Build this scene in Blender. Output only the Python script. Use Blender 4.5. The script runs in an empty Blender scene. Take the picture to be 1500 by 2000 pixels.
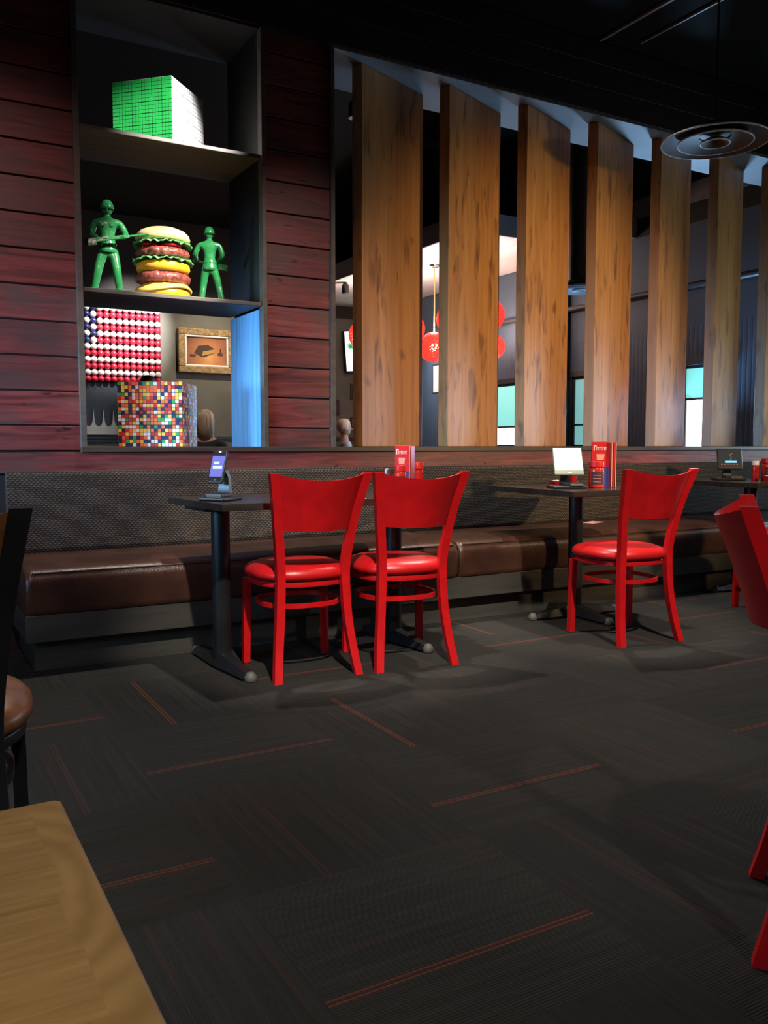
import bpy, bmesh, math, random
from mathutils import Vector, Matrix, noise
S = bpy.context.scene
COL = S.collection
R = math.radians
PI = math.pi
random.seed(7)

# ------------------------------------------------------------------ camera, world, exposure
cd = bpy.data.cameras.new('camera'); cam = bpy.data.objects.new('camera', cd); COL.objects.link(cam)
cd.sensor_fit = 'VERTICAL'; cd.sensor_height = 36.0; cd.lens = 30.24; cd.clip_start = 0.02
cam.location = (0, 0, 1.0); cam.rotation_euler = (R(90 - 4.39), 0, R(-29.7))
S.camera = cam
S.view_settings.view_transform = 'Standard'; S.view_settings.look = 'None'
S.view_settings.gamma = 1.0; S.view_settings.use_curve_mapping = False
S.view_settings.exposure = 0.0
W = bpy.data.worlds.new('world'); S.world = W; W.use_nodes = True
W.node_tree.nodes['Background'].inputs[0].default_value = (0.75, 0.85, 1.0, 1)
W.node_tree.nodes['Background'].inputs[1].default_value = 0.018

WARM = (1.0, 0.78, 0.52); NEUT = (1.0, 0.93, 0.84); BLUE = (0.33, 0.62, 1.0); DAY = (0.62, 0.8, 1.0)
def area(loc, tgt, sx, sy, e, col, spread=180):
    l = bpy.data.lights.new('area_light', 'AREA'); l.shape = 'RECTANGLE'; l.size = sx; l.size_y = sy
    l.energy = e; l.color = col; l.spread = R(spread)
    o = bpy.data.objects.new('area_light', l); COL.objects.link(o); o.location = loc
    o.rotation_euler = (Vector(tgt) - Vector(loc)).to_track_quat('-Z', 'Y').to_euler(); return o
def spot(loc, tgt, e, col, ang, blend=0.6, rad=0.05):
    l = bpy.data.lights.new('spot_light', 'SPOT'); l.energy = e; l.color = col
    l.spot_size = R(ang); l.spot_blend = blend; l.shadow_soft_size = rad
    o = bpy.data.objects.new('spot_light', l); COL.objects.link(o); o.location = loc
    o.rotation_euler = (Vector(tgt) - Vector(loc)).to_track_quat('-Z', 'Y').to_euler(); return o
# daylight through the windows, plus an added fill
area((-2.3, 3.5, 1.35), (1.9, 4.75, 1.12), 1.0, 0.6, 13, BLUE, 32)          # left side window of the front room
area((7.38, 3.6, 1.4), (2.0, 3.4, 1.2), 1.6, 1.0, 18, DAY, 140)            # right side window of the front room
area((7.45, 6.3, 1.4), (5.4, 5.3, 3.1), 0.45, 0.7, 110, BLUE, 130)
area((-2.4, 1.7, 1.5), (0.5, 2.4, 0.1), 1.0, 0.9, 11, BLUE, 80)
area((-1.3, 7.2, 1.4), (1.85, 4.9, 1.2), 0.7, 0.7, 4.5, BLUE, 30)            # added blue fill on the lower jamb, no window there
area((7.36, 9.6, 1.5), (4.0, 9.0, 1.8), 1.7, 0.8, 40, BLUE, 150)
# lamps of the front room
spot((1.6, 4.1, 3.65), (1.55, 3.3, 0.4), 330, NEUT, 75, 0.7, 0.05)
spot((3.75, 4.1, 3.65), (3.6, 3.2, 0.4), 310, NEUT, 75, 0.7, 0.05)
spot((0.9, 1.0, 3.5), (1.75, 3.35, 0.75), 780, NEUT, 30, 0.6, 0.05)
spot((2.6, 1.0, 3.5), (3.3, 3.1, 0.7), 660, NEUT, 26, 0.6, 0.05)
spot((5.2, 0.0, 2.25), (4.1, 4.7, 1.35), 860, (1.0, 0.70, 0.38), 46, 1.0, 0.12)
spot((-0.3, 1.2, 3.4), (0.4, 4.6, 1.35), 240, (1.0, 0.62, 0.62), 46, 1.0, 0.1)
spot((2.4, 1.8, 3.5), (2.1, 4.6, 1.35), 190, (1.0, 0.68, 0.6), 40, 1.0, 0.1)
spot((-0.25, -0.1, 2.6), (-0.1, 0.35, 0.74), 85, (1.0, 0.80, 0.50), 60, 0.8, 0.05)
spot((1.1, -1.6, 2.5), (1.55, 1.1, 0.75), 190, NEUT, 26, 0.8, 0.05)
spot((0.5, -0.6, 3.0), (0.0, 1.8, 0.8), 170, NEUT, 34, 0.9, 0.05)
# accent spots on the displays, plus added fills
spot((2.5, 2.9, 3.55), (1.40, 4.68, 2.72), 1700, (1.0, 0.97, 0.95), 18, 1.0, 0.03)
spot((2.3, 2.4, 3.55), (1.35, 4.85, 1.98), 1500, (1.0, 0.93, 0.85), 15, 0.5, 0.03)
spot((0.6, 2.6, 3.55), (1.2, 4.75, 1.2), 110, (1.0, 0.95, 0.9), 17, 0.5, 0.03)
spot((3.6, 11.0, 4.2), (3.1, 13.2, 2.75), 1900, (1.0, 0.95, 0.9), 34, 0.9, 0.04)
spot((2.6, 11.6, 4.2), (2.2, 13.2, 1.3), 260, (1.0, 0.95, 0.9), 30, 0.9, 0.04)  # unseen spot added to brighten the spiked strip
spot((4.4, 11.4, 4.2), (4.35, 13.2, 2.3), 330, (1.0, 0.86, 0.62), 48, 1.0, 0.04)
spot((2.3, 7.6, 4.2), (2.93, 9.0, 1.2), 170, (1.0, 0.9, 0.8), 40, 0.8, 0.05)  # unseen fill added to light the blond person's hair
spot((6.5, 11.0, 3.3), (7.45, 11.1, 2.2), 200, (0.9, 0.95, 1.0), 60, 0.8, 0.04)

# ------------------------------------------------------------------ helpers
def link(o, parent=None):
    COL.objects.link(o)
    if parent: o.parent = parent
    return o
def obj(name, bm, m, parent=None, smooth=False, loc=None):
    me = bpy.data.meshes.new(name); bm.normal_update(); bm.to_mesh(me); bm.free()
    for x in (m if isinstance(m, (list, tuple)) else [m]): me.materials.append(x)
    if smooth:
        for p in me.polygons: p.use_smooth = True
        if smooth != 'all': me.set_sharp_from_angle(angle=R(50))
    o = bpy.data.objects.new(name, me); link(o, parent)
    if smooth and smooth != 'all':
        w = o.modifiers.new('wn', 'WEIGHTED_NORMAL'); w.keep_sharp = True; w.weight = 90
    if loc: o.location = loc
    return o
def tag(o, label, cat, group=None, kind=None):
    o['label'] = label; o['category'] = cat
    if group: o['group'] = group
    if kind: o['kind'] = kind
    return o
def thing(name, label, cat, loc=(0, 0, 0), rz=0, group=None):
    o = bpy.data.objects.new(name, None); link(o); o.location = loc; o.rotation_euler = (0, 0, rz)
    o.empty_display_size = 0.1
    return tag(o, label, cat, group)
def struct(name, bm, m, smooth=False):
    o = obj(name, bm, m, None, smooth); o['kind'] = 'structure'; return o
def dup(root, loc, rz, label=None, group=None):
    r = root.copy(); link(r); r.location = loc; r.rotation_euler = (0, 0, rz)
    if label: r['label'] = label
    if group: r['group'] = group
    for ch in list(root.children):
        c = ch.copy(); link(c, r)
        for g in ch.children:
            d = g.copy(); link(d, c)
    return r
def B(): return bmesh.new()
def box(bm, c, s, bev=0.0, rot=None, mi=0, seg=2):
    r = bmesh.ops.create_cube(bm, size=1.0); vs = r['verts']
    bmesh.ops.scale(bm, vec=s, verts=vs)
    fs = set(f for v in vs for f in v.link_faces)
    for f in fs: f.material_index = mi
    if bev > 0:
        es = list(set(e for v in vs for e in v.link_edges))
        rr = bmesh.ops.bevel(bm, geom=es, offset=min(bev, min(s) * 0.45), segments=seg, profile=0.5, affect='EDGES')
        vs = list(set(v for f in rr['faces'] for v in f.verts) | set(v for v in vs if v.is_valid))
        for f in set(f for v in vs for f in v.link_faces): f.material_index = mi
    if rot is not None: bmesh.ops.rotate(bm, cent=(0, 0, 0), matrix=rot, verts=vs)
    bmesh.ops.translate(bm, vec=c, verts=vs)
    return vs
def bx(bm, a, b, bev=0.0, mi=0):
    return box(bm, [(a[i] + b[i]) / 2 for i in range(3)], [abs(b[i] - a[i]) for i in range(3)], bev, None, mi)
def skinrings(bm, rings, closed=False, cap=True, mi=0):
    V = [[bm.verts.new(p) for p in r] for r in rings]; n = len(V[0]); k = len(V)
    for i in range(k if closed else k - 1):
        a, b = V[i], V[(i + 1) % k]
        for j in range(n):
            f = bm.faces.new((a[j], a[(j + 1) % n], b[(j + 1) % n], b[j])); f.material_index = mi
    if cap and not closed:
        bm.faces.new(list(reversed(V[0]))).material_index = mi; bm.faces.new(V[-1]).material_index = mi
    return V
def tube(bm, pts, rad, seg=10, closed=False, mi=0):
    pts = [Vector(p) for p in pts]; k = len(pts)
    if not isinstance(rad, (list, tuple)): rad = [rad] * k
    rings = []; up = None
    for i, p in enumerate(pts):
        if closed: d = pts[(i + 1) % k] - pts[i - 1]
        else: d = pts[min(i + 1, k - 1)] - pts[max(i - 1, 0)]
        d.normalize()
        if up is None: up = Vector((0, 0, 1)) if abs(d.z) < 0.9 else Vector((1, 0, 0))
        s = d.cross(up).normalized(); u = s.cross(d).normalized(); up = u
        rings.append([p + (s * math.cos(2 * PI * j / seg) + u * math.sin(2 * PI * j / seg)) * rad[i] for j in range(seg)])
    skinrings(bm, rings, closed, True, mi); bmesh.ops.recalc_face_normals(bm, faces=bm.faces)
def lathe(bm, prof, seg=32, c=(0, 0, 0), fn=None, mi=0, cap=True):
    rings = []
    for r, z in prof:
        ring = []
        for j in range(seg):
            a = 2 * PI * j / seg; rr, zz = (fn(r, z, a) if fn else (r, z))
            ring.append((c[0] + rr * math.cos(a), c[1] + rr * math.sin(a), c[2] + zz))
        rings.append(ring)
    return skinrings(bm, rings, False, cap, mi)
def loft(bm, secs, mi=0):          # secs: (cx, cy, z, w, d)
    rings = [[(x - w / 2, y - d / 2, z), (x + w / 2, y - d / 2, z), (x + w / 2, y + d / 2, z), (x - w / 2, y + d / 2, z)] for x, y, z, w, d in secs]
    skinrings(bm, rings, False, True, mi)
def bev(bm, off=0.003, seg=2):
    es = [e for e in bm.edges if len(e.link_faces) == 2 and e.calc_face_angle(0) > R(50)]
    bmesh.ops.bevel(bm, geom=es, offset=off, segments=seg, profile=0.5, affect='EDGES', clamp_overlap=True)
def spline(pts, n=6):
    out = []; P = [Vector(p) for p in pts]
    for i in range(len(P) - 1):
        p0, p1, p2, p3 = P[max(i - 1, 0)], P[i], P[i + 1], P[min(i + 2, len(P) - 1)]
        for k in range(n):
            t = k / n
            out.append(0.5 * ((2 * p1) + (p2 - p0) * t + (2 * p0 - 5 * p1 + 4 * p2 - p3) * t * t + (3 * p1 - p0 - 3 * p2 + p3) * t ** 3))
    out.append(P[-1]); return out
def skin(verts, edges, root=0, sub=2):
    me = bpy.data.meshes.new('s'); me.from_pydata([v[:3] for v in verts], edges, [])
    o = bpy.data.objects.new('s', me); COL.objects.link(o)
    m = o.modifiers.new('k', 'SKIN'); m.use_smooth_shade = True
    for i, v in enumerate(verts):
        sv = me.skin_vertices[0].data[i]; sv.radius = (v[3], v[4] if len(v) > 4 else v[3]); sv.use_root = (i == root)
    ss = o.modifiers.new('b', 'SUBSURF'); ss.levels = sub; ss.render_levels = sub
    dg = bpy.context.evaluated_depsgraph_get(); dg.update()
    out = bpy.data.meshes.new_from_object(o.evaluated_get(dg))
    bm = B(); bm.from_mesh(out); bpy.data.objects.remove(o); bpy.data.meshes.remove(out)
    for f in bm.faces: f.material_index = 0
    return bm

# ------------------------------------------------------------------ materials
def mat(name, col, rough=0.5, metal=0.0, var=0.0, scale=(8, 8, 8), bump=0.0, bscale=60, emit=None, es=0, col2=None, spec=0.5, coat=0, trans=0):
    m = bpy.data.materials.new(name); m.use_nodes = True; nt = m.node_tree; b = nt.nodes['Principled BSDF']
    b.inputs['Roughness'].default_value = rough; b.inputs['Metallic'].default_value = metal
    b.inputs['Specular IOR Level'].default_value = spec; b.inputs['Coat Weight'].default_value = coat
    if trans: b.inputs['Transmission Weight'].default_value = trans
    b.inputs['Base Color'].default_value = (*col, 1)
    tc = nt.nodes.new('ShaderNodeTexCoord'); mp = nt.nodes.new('ShaderNodeMapping'); mp.inputs['Scale'].default_value = scale
    nt.links.new(tc.outputs['Object'], mp.inputs['Vector'])
    n = nt.nodes.new('ShaderNodeTexNoise'); n.inputs['Scale'].default_value = 1.0; n.inputs['Detail'].default_value = 5
    nt.links.new(mp.outputs[0], n.inputs['Vector'])
    cr = nt.nodes.new('ShaderNodeValToRGB'); c2 = col2 or tuple(c * (1 - var) for c in col)
    cr.color_ramp.elements[0].position = 0.35; cr.color_ramp.elements[1].position = 0.65
    cr.color_ramp.elements[0].color = (*c2, 1); cr.color_ramp.elements[1].color = (*[min(1, c * (1 + var * 0.4)) for c in col], 1)
    nt.links.new(n.outputs['Fac'], cr.inputs[0]); nt.links.new(cr.outputs[0], b.inputs['Base Color'])
    if bump:
        n2 = nt.nodes.new('ShaderNodeTexNoise'); n2.inputs['Scale'].default_value = bscale; n2.inputs['Detail'].default_value = 3
        nt.links.new(tc.outputs['Object'], n2.inputs['Vector'])
        bp = nt.nodes.new('ShaderNodeBump'); bp.inputs['Strength'].default_value = bump; bp.inputs['Distance'].default_value = 0.004
        nt.links.new(n2.outputs['Fac'], bp.inputs['Height']); nt.links.new(bp.outputs[0], b.inputs['Normal'])
    if emit: b.inputs['Emission Color'].default_value = (*emit, 1); b.inputs['Emission Strength'].default_value = es
    return m
class G:                                  # small node-graph helper
    def __init__(s, m): s.nt = m.node_tree; s.b = s.nt.nodes['Principled BSDF']
    def n(s, t, **k):
        x = s.nt.nodes.new(t)
        for a, v in k.items(): setattr(x, a, v)
        return x
    def l(s, a, b): s.nt.links.new(a, b)
    def m(s, op, a, b=None, c=None):
        x = s.n('ShaderNodeMath', operation=op)
        for i, v in enumerate((a, b, c)):
            if v is None: continue
            if isinstance(v, (int, float)): x.inputs[i].default_value = v
            else: s.l(v, x.inputs[i])
        return x.outputs[0]
    def mix(s, f, a, b):
        x = s.n('ShaderNodeMix', data_type='RGBA')
        for i, v in ((0, f), (6, a), (7, b)):
            if isinstance(v, (int, float)): x.inputs[i].default_value = v
            elif isinstance(v, tuple): x.inputs[i].default_value = (*v, 1)
            else: s.l(v, x.inputs[i])
        return x.outputs[2]
    def xyz(s, obj=True):
        t = s.n('ShaderNodeTexCoord'); p = s.n('ShaderNodeSeparateXYZ'); s.l(t.outputs['Object'], p.inputs[0]); return t.outputs['Object'], p.outputs
    def noise(s, vec, scale, detail=4, dist=0.0):
        mp = s.n('ShaderNodeMapping'); mp.inputs['Scale'].default_value = scale if isinstance(scale, tuple) else (scale,) * 3
        s.l(vec, mp.inputs[0]); x = s.n('ShaderNodeTexNoise'); x.inputs['Scale'].default_value = 1; x.inputs['Detail'].default_value = detail
        x.inputs['Distortion'].default_value = dist; s.l(mp.outputs[0], x.inputs['Vector']); return x.outputs['Fac']
    def ramp(s, f, stops):
        c = s.n('ShaderNodeValToRGB'); e = c.color_ramp.elements
        while len(e) < len(stops): e.new(0.5)
        for i, (p, col) in enumerate(stops): e[i].position = p; e[i].color = (*col, 1) if isinstance(col, tuple) else (col, col, col, 1)
        s.l(f, c.inputs[0]); return c.outputs[0]
    def rnd(s, v):
        w = s.n('ShaderNodeTexWhiteNoise', noise_dimensions='1D'); s.l(v, w.inputs['W']); return w.outputs['Value']
    def comb(s, a, b, c):
        x = s.n('ShaderNodeCombineXYZ')
        for i, v in enumerate((a, b, c)):
            if isinstance(v, (int, float)): x.inputs[i].default_value = v
            else: s.l(v, x.inputs[i])
        return x.outputs[0]
    def bump(s, h, st, d=0.004):
        x = s.n('ShaderNodeBump'); x.inputs['Strength'].default_value = st; x.inputs['Distance'].default_value = d
        s.l(h, x.inputs['Height']); s.l(x.outputs[0], s.b.inputs['Normal'])
def raw(name, rough, spec=0.5):
    m = bpy.data.materials.new(name); m.use_nodes = True; g = G(m)
    g.b.inputs['Roughness'].default_value = rough; g.b.inputs['Specular IOR Level'].default_value = spec
    return m, g

# red stained wall planks
m_plank, g = raw('red_stained_planks', 0.42, 0.45)
vec, (x, y, z) = g.xyz()
idx = g.m('FLOOR', g.m('DIVIDE', g.m('SUBTRACT', z, 0.93), 0.1725)); rn = g.rnd(idx)
v2 = g.comb(g.m('ADD', x, g.m('MULTIPLY', rn, 37.0)), y, z)
gr = g.noise(v2, (2.2, 2, 26), 6, 1.2); pt = g.noise(v2, (2.4, 1, 5), 4)
c = g.ramp(gr, [(0.28, (0.07, 0.016, 0.014)), (0.5, (0.22, 0.042, 0.036)), (0.75, (0.34, 0.078, 0.062))])
c = g.mix(g.ramp(pt, [(0.42, 0.0), (0.66, 0.85)]), c, (0.105, 0.062, 0.052))
c = g.mix(g.m('MULTIPLY', rn, 0.45), c, (0.05, 0.014, 0.012))
kn = g.noise(v2, (9, 1, 30), 2); c = g.mix(g.ramp(kn, [(0.70, 0.0), (0.76, 0.85)]), c, (0.02, 0.006, 0.006))
g.l(c, g.b.inputs['Base Color']); g.bump(gr, 0.35)
# honey oak divider fins
m_oak, g = raw('honey_oak', 0.38, 0.5)
vec, (x, y, z) = g.xyz()
oi = g.n('ShaderNodeObjectInfo'); off = g.m('MULTIPLY', oi.outputs['Random'], 50.0)
strip = g.rnd(g.m('ADD', g.m('FLOOR', g.m('DIVIDE', x, 0.118)), off))
v2 = g.comb(g.m('ADD', g.m('ADD', x, off), g.m('MULTIPLY', strip, 9.0)), y, g.m('ADD', z, g.m('MULTIPLY', strip, 5.0)))
gr = g.noise(v2, (26, 26, 1.3), 6, 0.6); kn = g.noise(v2, (13, 13, 3.6), 2, 0.5); st = g.noise(v2, (60, 60, 1.0), 3)
c = g.ramp(gr, [(0.25, (0.36, 0.150, 0.036)), (0.5, (0.48, 0.220, 0.060)), (0.75, (0.58, 0.29, 0.09))])
c = g.mix(g.m('MULTIPLY', strip, 0.35), c, (0.36, 0.17, 0.06))
c = g.mix(g.ramp(kn, [(0.57, 0.0), (0.72, 0.8)]), c, (0.13, 0.05, 0.018))
c = g.mix(g.ramp(st, [(0.55, 0.0), (0.8, 0.2)]), c, (0.2, 0.09, 0.03))
g.l(c, g.b.inputs['Base Color']); g.bump(gr, 0.12)
# carpet tiles laid quarter turn, with orange-red stitched lines
m_carpet, g = raw('carpet_tiles', 0.95, 0.1)
vec, (x, y, z) = g.xyz(); T = 0.63
tx = g.m('DIVIDE', g.m('SUBTRACT', x, 0.64 - 63), T); ty = g.m('DIVIDE', g.m('SUBTRACT', y, 1.12 - 63), T)
ix = g.m('FLOOR', tx); iy = g.m('FLOOR', ty); fx = g.m('FRACT', tx); fy = g.m('FRACT', ty)
par = g.m('MODULO', g.m('ADD', ix, iy), 2.0)
idn = g.m('ADD', g.m('MULTIPLY', ix, 13.7), g.m('MULTIPLY', iy, 5.3)); rn = g.rnd(idn); rn2 = g.rnd(g.m('ADD', idn, 0.5))
a = g.m('ADD', g.m('MULTIPLY', par, fx), g.m('MULTIPLY', g.m('SUBTRACT', 1.0, par), fy))      # across the lines
b_ = g.m('ADD', g.m('MULTIPLY', par, fy), g.m('MULTIPLY', g.m('SUBTRACT', 1.0, par), fx))     # along the lines
stv = g.comb(g.m('ADD', g.m('MULTIPLY', a, 38.0), g.m('MULTIPLY', rn, 50.0)), g.m('MULTIPLY', b_, 1.2), 0.0)
sn = g.noise(stv, 1.0, 3); fine = g.noise(vec, 420, 2)
c = g.ramp(sn, [(0.3, (0.029, 0.0275, 0.0235)), (0.5, (0.035, 0.0325, 0.028)), (0.75, (0.045, 0.041, 0.037))])
c = g.mix(g.m('MULTIPLY', rn, 0.45), c, (0.020, 0.018, 0.017))
redn = g.ramp(g.noise(stv, (0.8, 0.6, 1), 2), [(0.6, 0.0), (0.72, 0.35)]); c = g.mix(redn, c, (0.085, 0.035, 0.025))
lp = g.m('ADD', 0.33, g.m('MULTIPLY', g.m('MULTIPLY', g.m('GREATER_THAN', rn2, 0.5), g.m('GREATER_THAN', iy, 101.5)), 0.33))
d = g.m('ABSOLUTE', g.m('SUBTRACT', a, lp))
dbl = g.m('SUBTRACT', g.m('LESS_THAN', d, 0.015), g.m('LESS_THAN', d, 0.005))
dash = g.m('GREATER_THAN', g.m('SINE', g.m('MULTIPLY', b_, 260.0)), -0.45)
stg = g.m('GREATER_THAN', g.rnd(g.m('ADD', idn, 0.9)), 0.3)
lm = g.m('MULTIPLY', g.m('MULTIPLY', dbl, g.m('ADD', 0.55, g.m('MULTIPLY', dash, 0.45))), g.m('ADD', 0.12, g.m('MULTIPLY', stg, 0.42)))
c = g.mix(lm, c, (0.26, 0.055, 0.022))
g.l(c, g.b.inputs['Base Color'])
rib = g.m('SINE', g.m('MULTIPLY', a, 560.0)); g.bump(g.m('ADD', fine, g.m('MULTIPLY', rib, 0.25)), 0.8, 0.004)
# woven bench back
m_weave, g = raw('woven_bench_fabric', 0.85, 0.25)
vec, (x, y, z) = g.xyz()
w1 = g.m('SINE', g.m('MULTIPLY', z, 620.0)); w2 = g.m('SINE', g.m('ADD', g.m('MULTIPLY', x, 300.0), g.m('MULTIPLY', g.m('FLOOR', g.m('MULTIPLY', z, 98.7)), PI)))
w = g.m('MULTIPLY', g.m('ADD', w1, w2), 0.25); nz = g.noise(vec, (110, 60, 200), 2)
f = g.m('ADD', g.m('ADD', w, 0.5), g.m('MULTIPLY', g.m('SUBTRACT', nz, 0.5), 1.3))
c = g.ramp(f, [(0.15, (0.010, 0.007, 0.005)), (0.55, (0.036, 0.027, 0.019)), (0.95, (0.11, 0.083, 0.056))])
g.l(c, g.b.inputs['Base Color']); g.bump(w, 0.6, 0.003)
# butcher block
m_block, g = raw('butcher_block', 0.42, 0.45)
vec, (x, y, z) = g.xyz()
ln = g.m('MULTIPLY', g.m('LENGTH' if False else 'SQRT', g.m('ADD', g.m('POWER', g.m('ADD', x, 0.060), 2.0), g.m('MULTIPLY', g.m('POWER', g.m('ADD', y, 0.13), 2.0), 0.45))), 1.0)
wn = g.noise(vec, (7, 10, 5), 4, 0.6)
rg = g.m('SINE', g.m('ADD', g.m('MULTIPLY', ln, 330.0), g.m('MULTIPLY', wn, 11.0)))
row = g.rnd(g.m('FLOOR', g.m('DIVIDE', g.m('ADD', y, 3.0), 0.062))); gl = g.noise(vec, (16, 190, 16), 5, 0.3)
left = g.m('LESS_THAN', g.m('ADD', x, g.m('MULTIPLY', row, 0.012)), -0.020)
f = g.mix(left, g.m('ADD', 0.5, g.m('MULTIPLY', rg, 0.20)), g.m('ADD', g.m('MULTIPLY', gl, 1.5), -0.25))
c = g.ramp(f, [(0.1, (0.25, 0.165, 0.080)), (0.5, (0.34, 0.23, 0.115)), (0.9, (0.42, 0.29, 0.15))])
c = g.mix(g.m('MULTIPLY', row, 0.3), c, (0.22, 0.125, 0.05)); bl = g.noise(vec, 14, 3)
c = g.mix(g.ramp(bl, [(0.45, 0.0), (0.7, 0.5)]), c, (0.20, 0.13, 0.065))
g.l(c, g.b.inputs['Base Color']); g.bump(f, 0.2, 0.002)
# beadboard wall, plaster above
m_bead, g = raw('blue_grey_beadboard', 0.6, 0.35)
vec, (x, y, z) = g.xyz()
gv = g.m('POWER', g.m('ABSOLUTE', g.m('SINE', g.m('MULTIPLY', y, PI / 0.06))), 0.3); low = g.m('LESS_THAN', z, 2.28)
gm = g.m('MULTIPLY', g.m('SUBTRACT', 1.0, gv), low)
c = g.mix(g.m('MULTIPLY', gm, 0.6), (0.085, 0.130, 0.200), (0.03, 0.05, 0.085)); nn = g.noise(vec, 3, 3)
c = g.mix(g.m('MULTIPLY', nn, 0.3), c, (0.07, 0.09, 0.12)); g.l(c, g.b.inputs['Base Color']); g.bump(g.m('MULTIPLY', gv, low), 0.5, 0.006)
# red porous pendant shell
m_coral, g = raw('red_porous_shade', 0.45, 0.5)
vec, _ = g.xyz(); vo = g.n('ShaderNodeTexVoronoi'); vo.inputs['Scale'].default_value = 55; g.l(vec, vo.inputs['Vector'])
g.b.inputs['Base Color'].default_value = (0.75, 0.015, 0.02, 1)
tl = g.n('ShaderNodeBsdfTranslucent'); tl.inputs[0].default_value = (1.0, 0.10, 0.08, 1)
tr = g.n('ShaderNodeBsdfTransparent'); mx = g.n('ShaderNodeMixShader'); mx.inputs[0].default_value = 0.45
mx2 = g.n('ShaderNodeMixShader'); g.l(g.b.outputs[0], mx.inputs[1]); g.l(tl.outputs[0], mx.inputs[2])
g.l(g.m('LESS_THAN', vo.outputs['Distance'], 0.36), mx2.inputs[0]); g.l(mx.outputs[0], mx2.inputs[1]); g.l(tr.outputs[0], mx2.inputs[2])
g.l(mx2.outputs[0], g.nt.nodes['Material Output'].inputs[0])
# painting of a game console
m_paint, g = raw('console_painting', 0.5)
vec, (x, y, z) = g.xyz(); rr = g.noise(vec, 5, 3)
dd = g.m('SQRT', g.m('ADD', g.m('POWER', g.m('SUBTRACT', x, 0.04), 2.0), g.m('POWER', g.m('ADD', z, 0.08), 2.0)))
c = g.ramp(g.m('ADD', g.m('MULTIPLY', dd, 1.7), g.m('MULTIPLY', rr, 0.3)), [(0.15, (0.85, 0.42, 0.13)), (0.45, (0.55, 0.20, 0.07)), (0.9, (0.14, 0.04, 0.03))])
g.l(c, g.b.inputs['Base Color'])

m_dtrim = mat('dark_wood_trim', (0.055, 0.040, 0.030), 0.4, var=0.4, scale=(3, 30, 30))
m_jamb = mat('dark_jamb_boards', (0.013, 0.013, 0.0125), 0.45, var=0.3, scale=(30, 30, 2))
m_bjamb = mat('blue_boards', (0.16, 0.40, 0.66), 0.5, var=0.30, scale=(30, 30, 2.0), bump=0.1)  # streaked blue for the lower right jamb
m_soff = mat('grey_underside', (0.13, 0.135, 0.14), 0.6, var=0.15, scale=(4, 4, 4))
m_soff_shade = mat('shaded_underside', (0.024, 0.025, 0.025), 0.7, var=0.15, scale=(4, 4, 4))  # copy of the underside, darkened for the shade in the display bay
m_shelf = mat('shelf_boards', (0.10, 0.08, 0.06), 0.5, var=0.25, scale=(3, 25, 25))
m_core = mat('wall_core', (0.018, 0.013, 0.012), 0.9)
m_hdr = mat('dark_header_boards', (0.030, 0.012, 0.010), 0.6, var=0.4, scale=(2, 2, 30))
m_ceil = mat('black_ceiling', (0.0075, 0.008, 0.007), 0.95, spec=0.1)
m_strip = mat('ceiling_strip_metal', (0.22, 0.22, 0.20), 0.5, var=0.3, scale=(5, 30, 5))
m_red = mat('red_powder_coat', (0.62, 0.008, 0.010), 0.33, var=0.12, scale=(20, 20, 20), bump=0.03, bscale=300)
m_rvin = mat('red_vinyl', (0.60, 0.010, 0.012), 0.36, var=0.15, scale=(12, 12, 12), bump=0.12, bscale=120)
m_black = mat('black_metal', (0.012, 0.012, 0.013), 0.38, var=0.3)
m_bplas = mat('black_plastic', (0.018, 0.018, 0.020), 0.3)
m_glide = mat('grey_glide', (0.10, 0.096, 0.075), 0.6)
m_top = mat('dark_tabletop', (0.030, 0.024, 0.020), 0.22, var=0.3, scale=(3, 30, 30), bump=0.04)
m_leath = mat('brown_leather', (0.060, 0.024, 0.014), 0.33, var=0.4, scale=(5, 5, 5), bump=0.35, bscale=160)
m_bench = mat('bench_laminate', (0.060, 0.055, 0.045), 0.35, var=0.25, scale=(2, 20, 20))
m_bwood = mat('brown_seat_wood', (0.20, 0.075, 0.028), 0.35, var=0.4, scale=(4, 30, 30))
m_green = mat('green_toy_plastic', (0.018, 0.185, 0.055), 0.25, var=0.1, scale=(20, 20, 20), bump=0.8, bscale=28)
m_bun = mat('toasted_bun', (0.78, 0.50, 0.20), 0.45, col2=(0.86, 0.66, 0.36), scale=(9, 9, 5), bump=0.2, bscale=140)
m_ybun = mat('yellow_bun', (0.90, 0.48, 0.02), 0.4, var=0.15, scale=(6, 6, 6))
m_cheese = mat('melted_cheese', (0.92, 0.66, 0.14), 0.3, var=0.1)
m_patty = mat('glossy_patty', (0.30, 0.075, 0.055), 0.25, var=0.5, scale=(40, 40, 40), bump=1.0, bscale=90)
m_lett = mat('lettuce', (0.12, 0.42, 0.12), 0.4, var=0.4, scale=(25, 25, 25))
m_tom = mat('tomato', (0.60, 0.015, 0.012), 0.25, var=0.2)
m_cblack = mat('cube_black', (0.012, 0.012, 0.012), 0.4)
TILE = [mat('tile_' + n, c, 0.35, var=0.06) for n, c in (('white', (0.75, 0.74, 0.72)), ('red', (0.55, 0.02, 0.02)), ('orange', (0.80, 0.16, 0.03)), ('yellow', (0.80, 0.55, 0.05)), ('green', (0.04, 0.33, 0.08)), ('blue', (0.018, 0.018, 0.07)))]
m_gtile = mat('tile_bright_green', (0.03, 0.50, 0.10), 0.4, var=0.12); m_wtile = mat('tile_pure_white', (0.72, 0.70, 0.70), 0.4, var=0.08)
m_bw = mat('white_ball', (0.75, 0.73, 0.70), 0.45, var=0.05); m_br = mat('red_ball', (0.55, 0.02, 0.05), 0.4, var=0.1); m_bn = mat('navy_ball', (0.02, 0.025, 0.11), 0.3, var=0.1)
m_board = mat('dark_board', (0.10, 0.012, 0.016), 0.6)
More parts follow.
